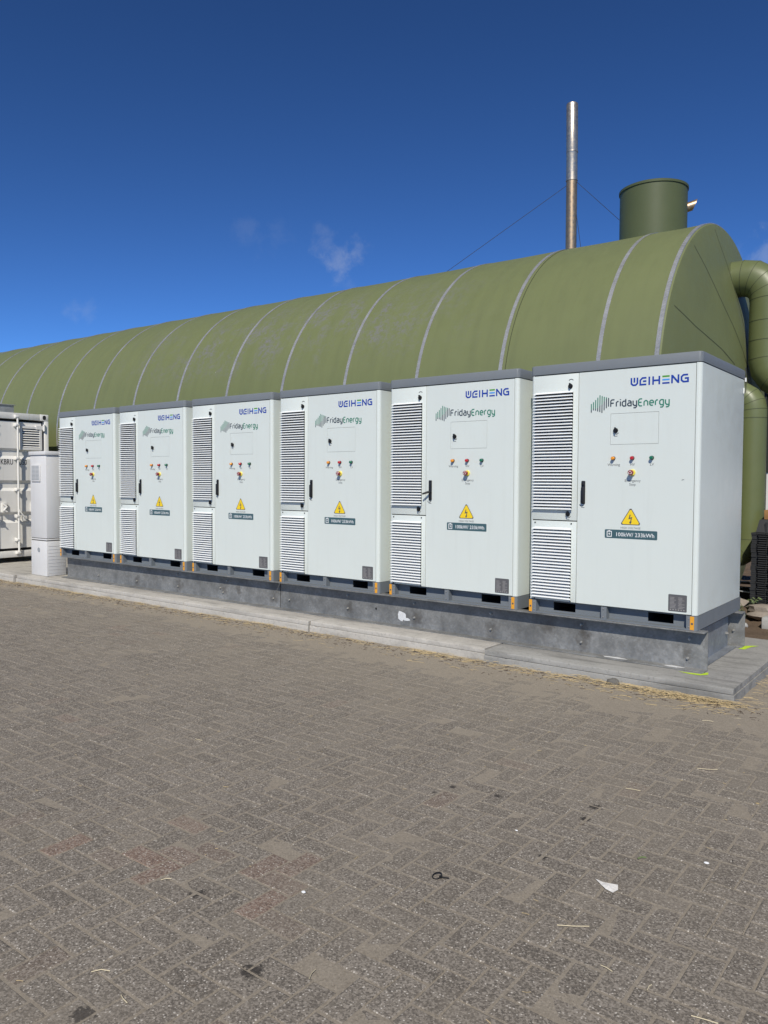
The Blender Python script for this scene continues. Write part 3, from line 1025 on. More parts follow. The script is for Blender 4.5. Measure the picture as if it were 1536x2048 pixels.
    # main door, cut round the small hatch
    hx0, hx1, hz0, hz1 = 0.736, 1.138, 1.486, 1.745
    gp = 0.0022
    d = MB()
    dx0, dx1, dz0, dz1 = 0.4535, W - 0.0445, 0.125, 2.108
    for x0, x1, z0, z1 in ((dx0, hx0, dz0, dz1), (hx1, dx1, dz0, dz1), (hx0, hx1, dz0, hz0), (hx0, hx1, hz1, dz1)):
        d.box(x0, x1, 0.0, 0.0155, z0, z1)
    door = d.build('door', 'cabinet', c)
    MB().box(hx0 + gp, hx1 - gp, 0.0004, 0.014, hz0 + gp, hz1 - gp).build('hatch', 'cabinet', door, smooth=0)
    knob(0.782, 1.603, door, False)
    # lock handle
    build_handle(c)
    mk = MB()
    ribbon(mk, [(0.492 + 0.020 * math.cos(R_(a)), 0.985 + 0.020 * math.sin(R_(a))) for a in range(190, 351, 20)], 0.006, -0.0012)
    ribbon(mk, [(0.487, 0.955), (0.517, 0.955)], 0.004, -0.0012)
    mk.build('handle_mark', 'print_dark', door, smooth=0)
    # indicator lamps
    for x, m in ((0.768, 'amber'), (0.929, 'red'), (1.089, 'green_lens')):
        b = MB()
        b.cyl((x, 0, 1.372), (x, -0.008, 1.372), 0.0165, None, 18)
        lamp = b.build('indicator', 'black', door)
        b = MB()
        b.tube([(x, -0.008, 1.372), (x, -0.030, 1.372), (x, -0.034, 1.372)], [0.014, 0.014, 0.010], 18)
        b.build('indicator_lens', m, door)
    # emergency stop
    b = MB()
    b.tube([(0.929, 0, 1.252), (0.929, -0.010, 1.252), (0.929, -0.013, 1.252)], [0.027, 0.027, 0.024], 24)
    b.build('stop_ring', 'stop_yellow', door)
    b = MB()
    b.tube([(0.929, -0.013, 1.252), (0.929, -0.030, 1.252), (0.929, -0.034, 1.252), (0.929, -0.050, 1.252), (0.929, -0.055, 1.252)], [0.015, 0.015, 0.022, 0.022, 0.016], 24)
    b.build('stop_button', 'stop_red', door)
    b = MB()
    for a in (90, 210, 330):
        ribbon(b, [(0.929 + 0.012 * math.cos(R_(a + e)), 1.252 + 0.012 * math.sin(R_(a + e))) for e in (-42, -20, 0, 20, 42)], 0.0045, -0.0556)
    b.build('stop_arrows', 'white_print', door, smooth=0)
    # printed words
    for s_, x, z, h in (('Warning', 0.770, 1.309, 0.022), ('HV', 0.929, 1.309, 0.022), ('LV', 1.089, 1.309, 0.022), ('Emergency', 0.932, 1.176, 0.022), ('Stop', 0.932, 1.145, 0.022), ('HIGH VOLTAGE', 0.921, 0.786, 0.017)):
        text_mb(s_, x, z, h).build('print', 'print_grey', door, smooth=0)
    # warning triangle
    def tri(mb, k, y):
        cx, cz = 0.921, 0.868
        pts = []
        for a in (90, 210, 330):
            for e in (14, -14) if False else (-1, 1):
                vx, vz = cx + 0.096 * k * math.cos(R_(a)) * 0.93, cz + 0.086 * k * math.sin(R_(a))
                tx, tz = -math.sin(R_(a)), math.cos(R_(a))
                pts.append((vx + tx * e * 0.007 * k, y, vz + tz * e * 0.007 * k))
        mb.add(pts, [tuple(range(6))])
    b = MB()
    tri(b, 1.0, -0.0010)
    sg = b.build('warning_triangle', 'print_dark', door, smooth=0)
    b = MB()
    tri(b, 0.88, -0.0014)
    b.build('warning_field', 'yellow', door, smooth=0)
    b = MB()
    zz = [(0.918, 0.905), (0.909, 0.872), (0.929, 0.880), (0.921, 0.840)]
    ribbon(b, zz, 0.0085, -0.0019)
    b.add([(0.909, -0.0021, 0.845), (0.933, -0.0021, 0.848), (0.919, -0.0021, 0.824)], [(0, 1, 2)])
    b.build('warning_bolt', 'print_dark', door, smooth=0)
    # power badge
    b = MB()
    b.prism(rrect(0.702, 1.143, 0.703, 0.776, 0.008, 3), 'y', -0.0010, -0.0002)
    b.build('power_badge', 'badge', door, smooth=0)
    text_mb('100kW/ 233kWh', 0.793, 0.7215, 0.034, -0.0015, 'LEFT', 0.0002, 0.985).build('badge_print', 'white_print', door, smooth=0)
    b = MB()
    ribbon(b, [(0.723, 0.717), (0.760, 0.717), (0.760, 0.760), (0.723, 0.760)], 0.006, -0.0015, True)
    ribbon(b, [(0.734, 0.7665), (0.749, 0.7665)], 0.0055, -0.0015)
    b.add([(0.744, -0.0016, 0.754), (0.732, -0.0016, 0.738), (0.741, -0.0016, 0.738), (0.738, -0.0016, 0.724), (0.751, -0.0016, 0.742), (0.742, -0.0016, 0.742)], [(0, 1, 2, 5), (2, 3, 4, 5)])
    b.build('badge_battery', 'white_print', door, smooth=0)
    # nameplate
    b = MB()
    b.prism(rrect(1.241, 1.386, 0.140, 0.276, 0.006, 2), 'y', -0.0012, -0.0002)
    b.build('nameplate', 'print_dark', door, smooth=0)
    b = MB()
    b.prism(rrect(1.246, 1.381, 0.145, 0.271, 0.005, 2), 'y', -0.0018, -0.0013)
    b.build('nameplate_face', 'nameplate', door, smooth=0)
    b = MB()
    rg = random.Random(4)
    for k in range(9):
        z = 0.252 - k * 0.0105
        ribbon(b, [(1.254, z), (1.254 + rg.uniform(.03, .05), z)], 0.0035, -0.0021)
        x = 1.318 + rg.uniform(0, .006)
        ribbon(b, [(x, z), (x + rg.uniform(.02, .052), z)], 0.0035, -0.0021)
    for k in range(6):
        ribbon(b, [(1.255 + k * .021, 0.154), (1.264 + k * .021, 0.154)], 0.009, -0.0021)
    b.build('nameplate_print', 'plate_line', door, smooth=0)
    # maker's name
    zb, hh = 1.962, 0.067
    lw, adv, st = 0.050, 0.0638, 0.0135
    q = st / 2 / hh
    gl = [[[(0, 1), (0, .3), (.28, q), (.72, q), (1, .3), (1, 1)], [(.5, .42), (.5, 1)]],
          [[(1, 1 - q), (.36, 1 - q), (.0, .64), (.0, q), (1, q)], [(.44, .5), (1, .5)]],
          [[(0, 0), (0, 1)]],
          [[(0, 0), (0, 1)], [(1, 0), (1, 1)], [(.12, .5), (.88, .5)]],
          None,
          [[(0, 0), (0, 1)], [(.02, .93), (.98, .07)], [(1, 0), (1, 1)]],
          [[(1, 1 - q), (.3, 1 - q), (0, .7), (0, .3), (.3, q), (1, q), (1, .5), (.5, .5)]]]
    b, bg_, bs = MB(), MB(), MB()
    x = 0.908
    for k, gg in enumerate(gl):
        if gg is None:
            ribbon(bg_, [(x, zb + hh - st / 2), (x + lw + .008, zb + hh - st / 2)], st * .95, -0.0012)
            ribbon(bs, [(x, zb + hh * .5), (x + lw + .008, zb + hh * .5)], st * .95, -0.0012)
            ribbon(b, [(x, zb + st / 2), (x + lw + .008, zb + st / 2)], st * .95, -0.0012)
            x += lw + .027
            continue
        for i, p in enumerate(gg):
            ribbon(b, [(x + a * lw, zb + c_ * hh) for a, c_ in p], st, -0.0012 - 0.0003 * i)
        x += (0.031 if k == 2 else lw + .0235)
    b.build('maker_lettering', 'blue', door, smooth=0)
    bg_.build('maker_green_bar', 'leaf_green', door, smooth=0)
    bs.build('maker_blue_bar', 'sky_blue', door, smooth=0)
    # operator's name and sound-wave bars
    b, b2_ = MB(), MB()
    s = 0.0405
    xe = friday('Friday', 0.736, 1.803, s, b, -0.0012)
    friday('Energy', xe, 1.797, s, b2_, -0.0012)
    b.build('operator_lettering', 'slate', door, smooth=0)
    b2_.build('operator_lettering', 'teal', door, smooth=0)
    b, b2_ = MB(), MB()
    tops = [525, 510, 492, 470, 448, 467, 485, 500, 515]
    bots = [635, 615, 627, 645, 660, 680, 655, 637, 625]
    for k in range(9):
        x = 0.566 + k * 0.0188
        zt, zb_ = 1.905 - (tops[k] - 448) * 0.000662 + (k - 4) * 0.0045, 1.905 - (bots[k] - 448) * 0.000662 + (k - 4) * 0.0045
        f = (0.72, 0.8, 0.82, 0.75, 0.62, 0.5, 0.34, 0.15, 0.0)[k]
        zm = zt - (zt - zb_) * f
        if f > 0.01:
            ribbon(b2_, [(x, zm), (x, zt)], 0.0088, -0.0012)
        ribbon(b, [(x, zb_), (x, zm - 0.0002)], 0.0088, -0.0012)
    b.build('wave_bars', 'slate', door, smooth=0)
    b2_.build('wave_bars', 'teal', door, smooth=0)
    return c


def knob(x, z, parent, up):
    b = MB()
    b.cyl((x, 0, z), (x, -0.006, z), 0.021, None, 20)
    b.cyl((x, -0.006, z), (x, -0.020, z), 0.0135, None, 16)
    b.box(x - 0.005, x + 0.005, -0.026, -0.006, z - 0.018, z + 0.026)
    b.build('knob', 'black', parent)
    m = MB()
    if up:
        ribbon(m, [(x + 0.005 + 0.021 * math.cos(R_(a)), z + 0.044 + 0.016 * math.sin(R_(a))) for a in range(20, 161, 20)], 0.006, -0.0012)
    else:
        ribbon(m, [(x + 0.006 + 0.022 * math.cos(R_(a)), z - 0.006 + 0.024 * math.sin(R_(a))) for a in range(260, 331, 14)], 0.005, -0.0012)
        ribbon(m, [(x - 0.012, z - 0.046), (x + 0.016, z - 0.046)], 0.004, -0.0012)
    m.build('knob_mark', 'print_dark', parent, smooth=0)


def build_handle(c, open_=False):
    b = MB()
    b.prism(rrect(0.489, 0.523, 0.985, 1.183, 0.007, 2), 'y', -0.010, -0.0001)
    h = b.build('handle', 'black', c, bevel=0.002)
    b = MB()
    if open_:
        b.tube([(0.506, -0.010, 1.07), (0.504, -0.035, 1.068), (0.478, -0.052, 1.058), (0.452, -0.066, 1.048)], [0.010, 0.011, 0.010, 0.008], 8)
    else:
        b.prism(rrect(0.493, 0.519, 0.992, 1.130, 0.008, 2), 'y', -0.028, -0.0102)
        b.cyl((0.506, -0.0102, 1.155), (0.506, -0.02, 1.155), 0.011, None, 14)
    b.build('handle_lever', 'black', h, bevel=0.0 if open_ else 0.003)
    return h


proto = make_cabinet()
PITCH = 1.593
cab_lab = ['battery cabinet at the near right end of the row, its whole right side in view',
           'battery cabinet second from the near end, its black handle lever swung open',
           'battery cabinet third from the near end, between the open-handled one and the fourth',
           'battery cabinet third from the white cable pillar, above the front beam joint',
           'battery cabinet second from the white cable pillar, near the far end of the row',
           'farthest and smallest-looking battery cabinet, right next to the white cable pillar']
cabs = []
for k in range(6):
    c = proto if k == 0 else copy_tree(proto)
    c.location = (-k * PITCH - W, (0, 0.004, -0.004, 0.003, 0, 0.004)[k], BT)
    c.rotation_euler.z = R_((0, 0.12, -0.1, 0.1, -0.15, 0.1)[k])
    c['label'] = cab_lab[k]
    cabs.append(c)
# the second cabinet's handle stands open
for o in [o for o in bpy.data.objects if o.parent == cabs[1] and o.name.startswith('handle')]:
    for ch in [x for x in bpy.data.objects if x.parent == o]:
        bpy.data.objects.remove(ch)
    bpy.data.objects.remove(o)
WLOC[cabs[1].name] = Vector((0, 0, 0))
oh = build_handle(cabs[1], True)
tag(oh, 'black lock handle with its lever swung out')
for o in [o for o in bpy.data.objects if o.parent == cabs[0] and o.name.startswith('door')]:
    b = MB()
    ribbon(b, [(1.327, 1.190), (1.336, 1.195), (1.345, 1.194)], 0.004, -0.0012)
    tag(b.build('scratch', 'print_dark', o, smooth=0), 'small dark scuff on the door')

# earthing lead hanging at the back edge of the near cabinet
t = thing('earth_lead', 'thin black lead with a white end hanging on the right side of the nearest cabinet', 'cable', (0.012, 1.30, 2.55))
b = MB()
b.tube([(0.004, 1.345, 2.660), (0.014, 1.335, 2.62), (0.012, 1.318, 2.56), (0.014, 1.332, 2.50), (0.013, 1.335, 2.45), (0.014, 1.305, 2.425)], 0.0035, 6)
b.build('lead', 'wire', t)
b = MB()
b.tube([(0.013, 1.318, 2.565), (0.013, 1.324, 2.53)], 0.008, 8)
b.tube([(0.008, 1.285, 2.47), (0.008, 1.283, 2.42)], 0.005, 8)
b.build('ferrule', 'white_print', t)

# ------------------------------------------------------------------ green digester tank
TY, TZ, TR = 4.265, 2.361, 2.465
TD, TS = 0.010, -0.007
TX0, TXL = -0.961, -27.0
STRAP0, STRAPP = -1.612, 1.206


def tpt(x, r, a):
    return (x, TY + TD * x + r * math.cos(a), TZ + TS * x + r * math.sin(a))


tank = thing('digester_tank', 'long olive green horizontal tank with grey steel straps behind the cabinets', 'tank', (-12, TY, 0))
NA = 128
sh = MB()
xs = [TX0] + [STRAP0 - STRAPP * i for i in range(22)]
xs[-1] = TXL
rings = []
for i, x in enumerate(xs):
    rings.append([tpt(x, TR, 2 * math.pi * k / NA) for k in range(NA)])
    if i < len(xs) - 1:
        xm = (x + xs[i + 1]) / 2
        rings.append([tpt(xm, TR - 0.004, 2 * math.pi * k / NA) for k in range(NA)])
sh.rings(rings, False, True)
sh.build('shell', 'tank', tank)
# near head: a shallow dish of clad sheets
hd = MB()
prof = [(0.0, TR), (0.022, TR - 0.015), (0.035, TR - 0.06), (0.095, 2.1), (0.165, 1.7), (0.25, 1.2), (0.285, 0.9), (0.305, 0.5), (0.31, 0.08)]
hd.rings([[tpt(TX0 + h, r, 2 * math.pi * k / NA) for k in range(NA)] for h, r in prof], False, True)
head = hd.build('head', 'tank', tank)


def head_h(r):
    for (h0, r0), (h1, r1) in zip(prof, prof[1:]):
        if r1 <= r <= r0:
            return h0 + (h1 - h0) * (r0 - r) / (r0 - r1)
    return prof[-1][0]


def seam(pts, w=0.012):
    b = MB()
    P = []
    for (y, z) in pts:
        P.append(Vector((TX0 + head_h(math.hypot(y - TY, z - TZ)) + 0.003, y, z)))
    for p, q in zip(P, P[1:]):
        n = Vector((0, -(q - p).z, (q - p).y)).normalized() * w / 2
        b.add([p - n, q - n, q + n, p + n], [(0, 1, 2, 3)])
    b.build('seam', 'seam', tank, smooth=0)


def rad(a, r0, r1, n=6):
    return [(TY + (r0 + (r1 - r0) * i / n) * math.cos(R_(a)), TZ + (r0 + (r1 - r0) * i / n) * math.sin(R_(a))) for i in range(n + 1)]


def dense(pts, n=5):
    out = []
    for (a, b_), (c_, d_) in zip(pts, pts[1:]):
        out += [(a + (c_ - a) * i / n, b_ + (d_ - b_) * i / n) for i in range(n)]
    return out + [pts[-1]]


seam(dense([(2.821, 4.339), (3.15, 4.086), (3.595, 3.703), (4.253, 3.171), (4.9, 2.6)]), 0.014)
seam(dense([(2.131, 3.523), (2.666, 3.344), (3.298, 3.181), (3.75, 3.04)]), 0.014)
seam(dense([(3.666, 4.744), (3.842, 4.48), (3.995, 4.294), (4.27, 3.822), (4.469, 3.211), (4.55, 2.6)]), 0.010)
for i in range(22):
    x = STRAP0 - STRAPP * i
    hw = 0.023
    if i == 21:
        break
    b = MB()
    rr = []
    for k in range(NA + 1):
        a = 2 * math.pi * k / NA
        rr.append([tpt(x - hw, TR + 0.001, a), tpt(x - hw, TR + 0.007, a), tpt(x + hw, TR + 0.007, a), tpt(x + hw, TR + 0.001, a)])
    b.rings(rr, False, False, closed=False)
    b.build('strap', 'strap', tank)
b = MB()
rr = []
for k in range(NA + 1):
    a = 2 * math.pi * k / NA
    rr.append([tpt(STRAP0 - STRAPP + 0.062, TR + 0.0005, a), tpt(STRAP0 - STRAPP + 0.062, TR + 0.004, a), tpt(STRAP0 - STRAPP + 0.070, TR + 0.004, a), tpt(STRAP0 - STRAPP + 0.070, TR + 0.0005, a)])
b.rings(rr, False, False, closed=False)
b.build('lap_seam', 'seam', tank)
b = MB()
rr = []
for k in range(NA + 1):
    a = 2 * math.pi * k / NA
    rr.append([tpt(TX0 - 0.040, TR + 0.001, a), tpt(TX0 - 0.040, TR + 0.008, a), tpt(TX0 + 0.004, TR + 0.008, a), tpt(TX0 + 0.006, TR - 0.002, a)])
b.rings(rr, False, False, closed=False)
b.build('strap', 'strap', tank)


def elbow(c, r_bend, plane_u, plane_v, a0, a1, n):
    """points of an arc: c + r(u cos a + v sin a)"""
    u, v = Vector(plane_u), Vector(plane_v)
    return [Vector(c) + (u * math.cos(R_(a0 + (a1 - a0) * i / n)) + v * math.sin(R_(a0 + (a1 - a0) * i / n))) * r_bend for i in range(n + 1)]


def duct(name, label, pts, r, seams):
    t = thing(name, label, 'pipe', pts[-1])
    b = MB()
    b.tube(pts, r, 36)
    b.build('casing', 'pipe_green', t, smooth=20)
    for i in seams:
        p, d = Vector(pts[i]), (Vector(pts[min(i + 1, len(pts) - 1)]) - Vector(pts[max(i - 1, 0)])).normalized()
        b = MB()
        b.tube([p - d * 0.0035, p + d * 0.0035], r * 1.012, 36, True)
        b.build('seam_band', 'seam', t)
    return t


# large duct: out of the head, over and down, then away to the right
hz = 4.20
vx = -0.425
e1 = elbow((vx - 0.30, 4.33, hz - 0.30), 0.30, (1, 0, 0), (0, 0, 1), 90, 0, 4)
e2 = elbow((vx + 0.32, 4.33, 3.16), 0.32, (1, 0, 0), (0, 0, 1), 180, 270, 4)
pts = [Vector((TX0 + 0.03, 4.33, hz))] + e1 + [Vector((vx, 4.33, 3.62)), Vector((vx, 4.33, 3.38))] + e2 + [Vector((2.6, 4.33, 2.84))]
duct('insulated_duct', 'thick olive green insulated duct curving out of the top of the tank end', pts, 0.225, [1, 2, 3, 4, 5, 6, 7, 8, 10])
# second, thinner duct below it
v2 = -0.505
e1 = elbow((v2 - 0.2, 3.98, 2.50), 0.20, (1, 0, 0), (0, 0, 1), 90, 0, 4)
e2 = elbow((v2 - 0.2, 3.98, 0.92), 0.20, (1, 0, 0), (0, 0, 1), 0, -90, 4)
pts = [Vector((TX0 + 0.02, 3.98, 2.70))] + e1 + [Vector((v2, 3.98, 2.40))] + e2 + [Vector((TX0 + 0.02, 3.98, 0.72))]
duct('insulated_duct', 'thinner olive green duct standing upright beside the nearest cabinet', pts, 0.158, [2, 3, 4, 5, 6, 7, 9])

# drum on the tank crown
t = thing('roof_drum', 'dark green drum standing on the crown of the tank', 'drum', (-1.88, 4.30, 4.78))
DX, DY, DR = -1.885, 4.30, 0.434
b = MB()
b.rings([[(DX + DR * math.cos(2 * math.pi * k / 64), DY + DR * math.sin(2 * math.pi * k / 64), z) for k in range(64)] for z in (4.62, 5.53)])
b.build('drum_wall', 'drum_green', t)
b = MB()
b.rings([[(DX + r * math.cos(2 * math.pi * k / 64), DY + r * math.sin(2 * math.pi * k / 64), z) for k in range(64)] for r, z in ((DR + .012, 5.515), (DR + .014, 5.545), (DR - .02, 5.56), (0.05, 5.62))])
b.build('lid', 'drum_green', t, smooth=50)
b = MB()
p0 = Vector((DX + 0.325, DY + 0.225, 5.30))
dr = Vector((0.79, 0.40, 0.28)).normalized()
n = 20
u = Vector((0, 0, 1)) - dr * dr.z
u.normalize()
w = dr.cross(u)
ra, rb_ = [], []
for k in range(n):
    a = 2 * math.pi * k / n
    q = (u * math.cos(a) + w * math.sin(a)) * 0.062
    ra.append(p0 + q)
    rb_.append(p0 + q + dr * (0.16 + 0.05 * math.cos(a)))
b.rings([ra, rb_], True, False)
b.rings([[p + (p0 + dr * 0.16 - p).normalized() * 0.004 for p in rb_], [p + dr * 0.01 + (p0 - p).normalized() * 0.006 for p in ra]], False, True)
b.build('outlet', 'chimney_low', t)

# flue with guy wires behind the tank
t = thing('flue_chimney', 'tall thin steel flue with a brown heat-tinted lower half behind the tank', 'chimney', (-4.43, 7.3, 0))
fx = -4.435
b = MB()
b.cyl((fx + 0.02, 7.3, 0.0), (fx - 0.003, 7.3, 7.19), 0.100, None, 32)
b.build('lower_flue', 'chimney_low', t)
b = MB()
b.tube([(fx - 0.003, 7.3, 7.185), (fx - 0.006, 7.3, 7.70), (fx - 0.006, 7.3, 7.71), (fx - 0.015, 7.3, 8.57), (fx - 0.015, 7.3, 8.585)], [0.103, 0.103, 0.105, 0.105, 0.098], 32)
b.build('upper_flue', 'chimney_top', t)
for z in (7.19, 7.705):
    b = MB()
    b.cyl((fx - 0.003, 7.3, z - 0.012), (fx - 0.003, 7.3, z + 0.012), 0.108, None, 32)
    b.build('clamp_band', 'chimney_top', t)
for a, c_ in (((fx - 0.1, 7.28, 7.11), (-6.62, 5.67, 5.22)), ((fx + 0.1, 7.29, 7.14), (-2.75, 6.2, 5.55)), ((fx + 0.1, 7.3, 6.55), (-3.97, 6.7, 5.70))):
    b = MB()
    b.cyl(a, c_, 0.0045, None, 6)
    b.build('guy_wire', 'wire', t)

# ------------------------------------------------------------------ white cable pillar
t = thing('cable_pillar', 'slim white cable pillar standing between the container and the farthest cabinet', 'cable pillar', (-9.86, 0.05, SZ))
x0, x1, y0, y1 = -10.085, -9.615, -0.110, 0.21
MB().box(x0, x1, y0, y1, SZ + .001, 0.655).build('plinth', 'pillar', t, bevel=0.006)
MB().box(x0 + 0.008, x1 - 0.008, y0 + 0.008, y1 - 0.008, 0.6555, 0.668).build('joint', 'gap_shade', t)
MB().box(x0 - 0.003, x1 + 0.003, y0 - 0.003, y1 + 0.003, 0.6685, 0.690).build('collar', 'pillar', t, bevel=0.004)
MB().box(x0 + 0.008, x1 - 0.008, y0 + 0.008, y1 - 0.008, 0.6905, 0.698).build('joint', 'gap_shade', t)
MB().box(x0, x1, y0, y1, 0.6985, 1.985).build('housing', 'pillar', t, bevel=0.008)
MB().box(x0 - 0.018, x1 + 0.018, y0 - 0.02, y1 + 0.02, 1.9855, 2.045).build('lid', 'pillar', t, bevel=0.008)
vent = MB().box(-10.030, -9.775, y0 - 0.016, y0 - 0.0005, 1.575, 1.845).build('vent_frame', 'pillar', t, bevel=0.004)
for k in range(11):
    for q in range(2):
        MB().box(-10.012 + q * 0.112, -9.908 + q * 0.112, y0 - 0.0175, y0 - 0.0162, 1.604 + k * 0.0205, 1.616 + k * 0.0205).build('vent_slot', 'pillar_vent', vent)
b = MB()
b.cyl((-9.85, y0 - 0.0005, 0.515), (-9.85, y0 - 0.006, 0.515), 0.035, None, 24)
b.build('cover_disc', 'pillar_vent', t)
for k in range(9):
    b = MB().box(x1 - 0.001, x1 + 0.003, y0 + 0.02, y1 - 0.02, 0.16 + k * 0.052, 0.163 + k * 0.052)
    b.build('rib', 'pillar', t)

# ------------------------------------------------------------------ shipping container
CX = -12.0
CZ0, CZ1 = 0.207, 2.806
CY1 = 1.246
CY0 = CY1 - 2.438
ct = thing('shipping_container', 'white shipping container, its door end half hidden behind the cable pillar', 'container', (CX - 3.0, (CY0 + CY1) / 2, CZ0))
b = MB()
b.box(CX - 6.0, CX - 0.10, CY0 + 0.03, CY1 - 0.03, CZ0 + 0.15, CZ1 - 0.06)
b.build('shell', 'container', ct)
for y0, y1 in ((CY0, CY0 + 0.09), (CY1 - 0.075, CY1)):
    MB().box(CX - 0.12, CX + 0.002, y0, y1, CZ0 + 0.118, CZ1 - 0.118).build('corner_post', 'container', ct, bevel=0.006)
    for z0, z1 in ((CZ0, CZ0 + 0.117), (CZ1 - 0.117, CZ1)):
        b = MB()
        cy0, cy1 = (y0, y0 + 0.162) if y0 < 0 else (y1 - 0.162, y1)
        b.box(CX - 0.17, CX + 0.006, cy0, cy1, z0, z1)
        cc = b.build('corner_casting', 'container', ct, bevel=0.008)
        b = MB()
        b.prism(rrect((cy0 + cy1) / 2 - 0.032, (cy0 + cy1) / 2 + 0.032, (z0 + z1) / 2 - 0.04, (z0 + z1) / 2 + 0.04, 0.028, 4), 'x', CX + 0.0062, CX + 0.0070)
        b.build('casting_hole', 'dark_hole', cc)  # near-black plate on the casting, painted shade of its opening
MB().box(CX - 0.10, CX + 0.002, CY0 + 0.1625, CY1 - 0.1625, CZ1 - 0.115, CZ1 - 0.004).build('header', 'container', ct, bevel=0.005)
MB().box(CX - 0.10, CX + 0.004, CY0 + 0.1625, CY1 - 0.1625, CZ0 + 0.002, CZ0 + 0.115).build('sill', 'container', ct, bevel=0.005)
MB().box(CX - 0.125, CX - 0.088, CY0 + 0.09, CY1 - 0.076, CZ0 + 0.116, CZ1 - 0.116).build('door_gasket', 'gap_shade', ct)
ribs = [(2.166, 2.120, 2.03, 1.975), (1.592, 1.538, 1.456, 1.401), (1.027, 0.972, 0.881, 0.826)]
ym = (CY0 + CY1) / 2
for y0, y1 in ((CY0 + 0.10, ym - 0.008), (ym + 0.008, CY1 - 0.125)):
    xo, xi = CX - 0.03, CX - 0.066
    pf = [(xo, CZ1 - 0.16)]
    for a, b_, c_, d in ribs:
        pf += [(xo, a), (xi, b_), (xi, c_), (xo, d)]
    pf += [(xo, CZ0 + 0.165), (CX - 0.085, CZ0 + 0.165), (CX - 0.085, CZ1 - 0.16)]
    dn = MB().prism(pf, 'y', y0, y1).build('door', 'container', ct, smooth=0)
    for ry in ((y0 + 0.25, y1 - 0.36) if y0 < 0 else (y0 + 0.14, 0.645)):
        rod = MB()
        rod.cyl((CX + 0.045, ry, CZ0 + 0.06), (CX + 0.045, ry, CZ1 - 0.05), 0.0175, None, 14)
        rod.build('lock_rod', 'container', ct)
        for z in (CZ0 + 0.085, CZ0 + 0.32, 0.95, 1.43, 1.99, CZ1 - 0.22, CZ1 - 0.07):
            bk = MB()
            bk.box(CX - 0.028, CX + 0.05, ry - 0.045, ry - 0.022, z - 0.03, z + 0.03)
            bk.box(CX + 0.024, CX + 0.068, ry - 0.040, ry + 0.022, z - 0.018, z + 0.018)
            bk.build('rod_bracket', 'container', ct, bevel=0.003)
        hb = MB()
        hb.tube([(CX + 0.06, ry, 1.06), (CX + 0.075, ry + 0.05, 0.98), (CX + 0.06, ry + 0.13, 0.90)], 0.013, 8)
        hb.box(CX - 0.028, CX + 0.03, ry + 0.09, ry + 0.16, 0.86, 0.95)
        hb.build('lock_handle', 'container', ct)
for ry in (0.40, 0.93):
    ch = MB()
    ch.box(CX - 0.029, CX + 0.012, ry - 0.03, ry + 0.05, 1.02, 1.19)
    ch.tube([(CX + 0.02, ry - 0.02, 1.17), (CX + 0.045, ry + 0.03, 1.12), (CX + 0.03, ry - 0.01, 1.06), (CX + 0.04, ry + 0.04, 1.03)], 0.016, 7)
    ch.build('handle_catch', 'container', ct, bevel=0.0)
fr = MB()
y0, y1, z0, z1 = 0.735, 1.085, 2.175, 2.545
for a in ((y0 - .03, y0 + .012, z0 - .03, z1 + .03), (y1 - .012, y1 + .03, z0 - .03, z1 + .03), (y0 + .012, y1 - .012, z0 - .03, z0 + .012), (y0 + .012, y1 - .012, z1 - .012, z1 + .03)):
    fr.box(CX - 0.029, CX + 0.006, *a)
vf = fr.build('vent_frame', 'container', ct)
MB().box(CX - 0.0285, CX - 0.024, y0, y1, z0, z1).build('vent_backing', 'filter', vf)
for k in range(8):
    z = z0 + 0.02 + k * (z1 - z0 - 0.03) / 8
    b = MB()
    b.add([(CX + 0.004, y0 + .013, z), (CX + 0.004, y1 - .013, z), (CX - 0.02, y1 - .013, z + 0.026), (CX - 0.02, y0 + .013, z + 0.026)], [(0, 1, 2, 3)])
    b.add([(CX + 0.004, y0 + .013, z - .002), (CX + 0.004, y1 - .013, z - .002), (CX - 0.02, y1 - .013, z + 0.024), (CX - 0.02, y0 + .013, z + 0.024)], [(3, 2, 1, 0)])
    b.build('vent_slat', 'container', vf, raw=True, smooth=0)
for z in (2.56, 1.90, 1.20, 0.55):
    b = MB()
    b.box(CX - 0.029, CX + 0.012, CY1 - 0.24, CY1 - 0.10, z - 0.035, z + 0.035)
    b.cyl((CX + 0.012, CY1 - 0.092, z - 0.06), (CX + 0.012, CY1 - 0.092, z + 0.06), 0.022, None, 10)
    b.build('hinge', 'container', ct, bevel=0.0)
for w_, yy in (('KBRU', 0.362), ('2350', 0.662)):
    mb_ = text_mb(w_, 0, 0, 0.100, 0, 'LEFT', 0.0015, 0.66)
    mb_.v = [(CX - 0.0285, yy + p[0], 1.875 + p[2]) for p in mb_.v]
    mb_.build('lettering', 'lettering', ct, smooth=0)
for x in (CX - 0.1,):
    for y, lab in ((CY0 + 0.1, 'left'), (CY1 - 0.1, 'right')):
        tag(MB().box(x - 0.15, x + 0.1, y - 0.1, y + 0.08, SZ + .001 if x > -18.5 else -0.05, CZ0 - .001).build('packing_block', 'concrete_dark', bevel=0.004),
            'low concrete packing block under the %s corner of the container door end' % lab, 'block', 'packing blocks under the container')
t = thing('roof_box', 'grey sheet metal box lying on the roof of the shipping container', 'box', (CX - 0.8, 0.45, CZ1))
MB().box(CX - 1.2, CX - 0.45, -0.2, 0.83, CZ1 + .001, CZ1 + 0.165).build('box_body', 'sheet', t, bevel=0.01)
MB().box(CX - 1.22, CX - 0.43, -0.22, 0.85, CZ1 + .1655, CZ1 + 0.18).build('lid', 'sheet', t, bevel=0.004)

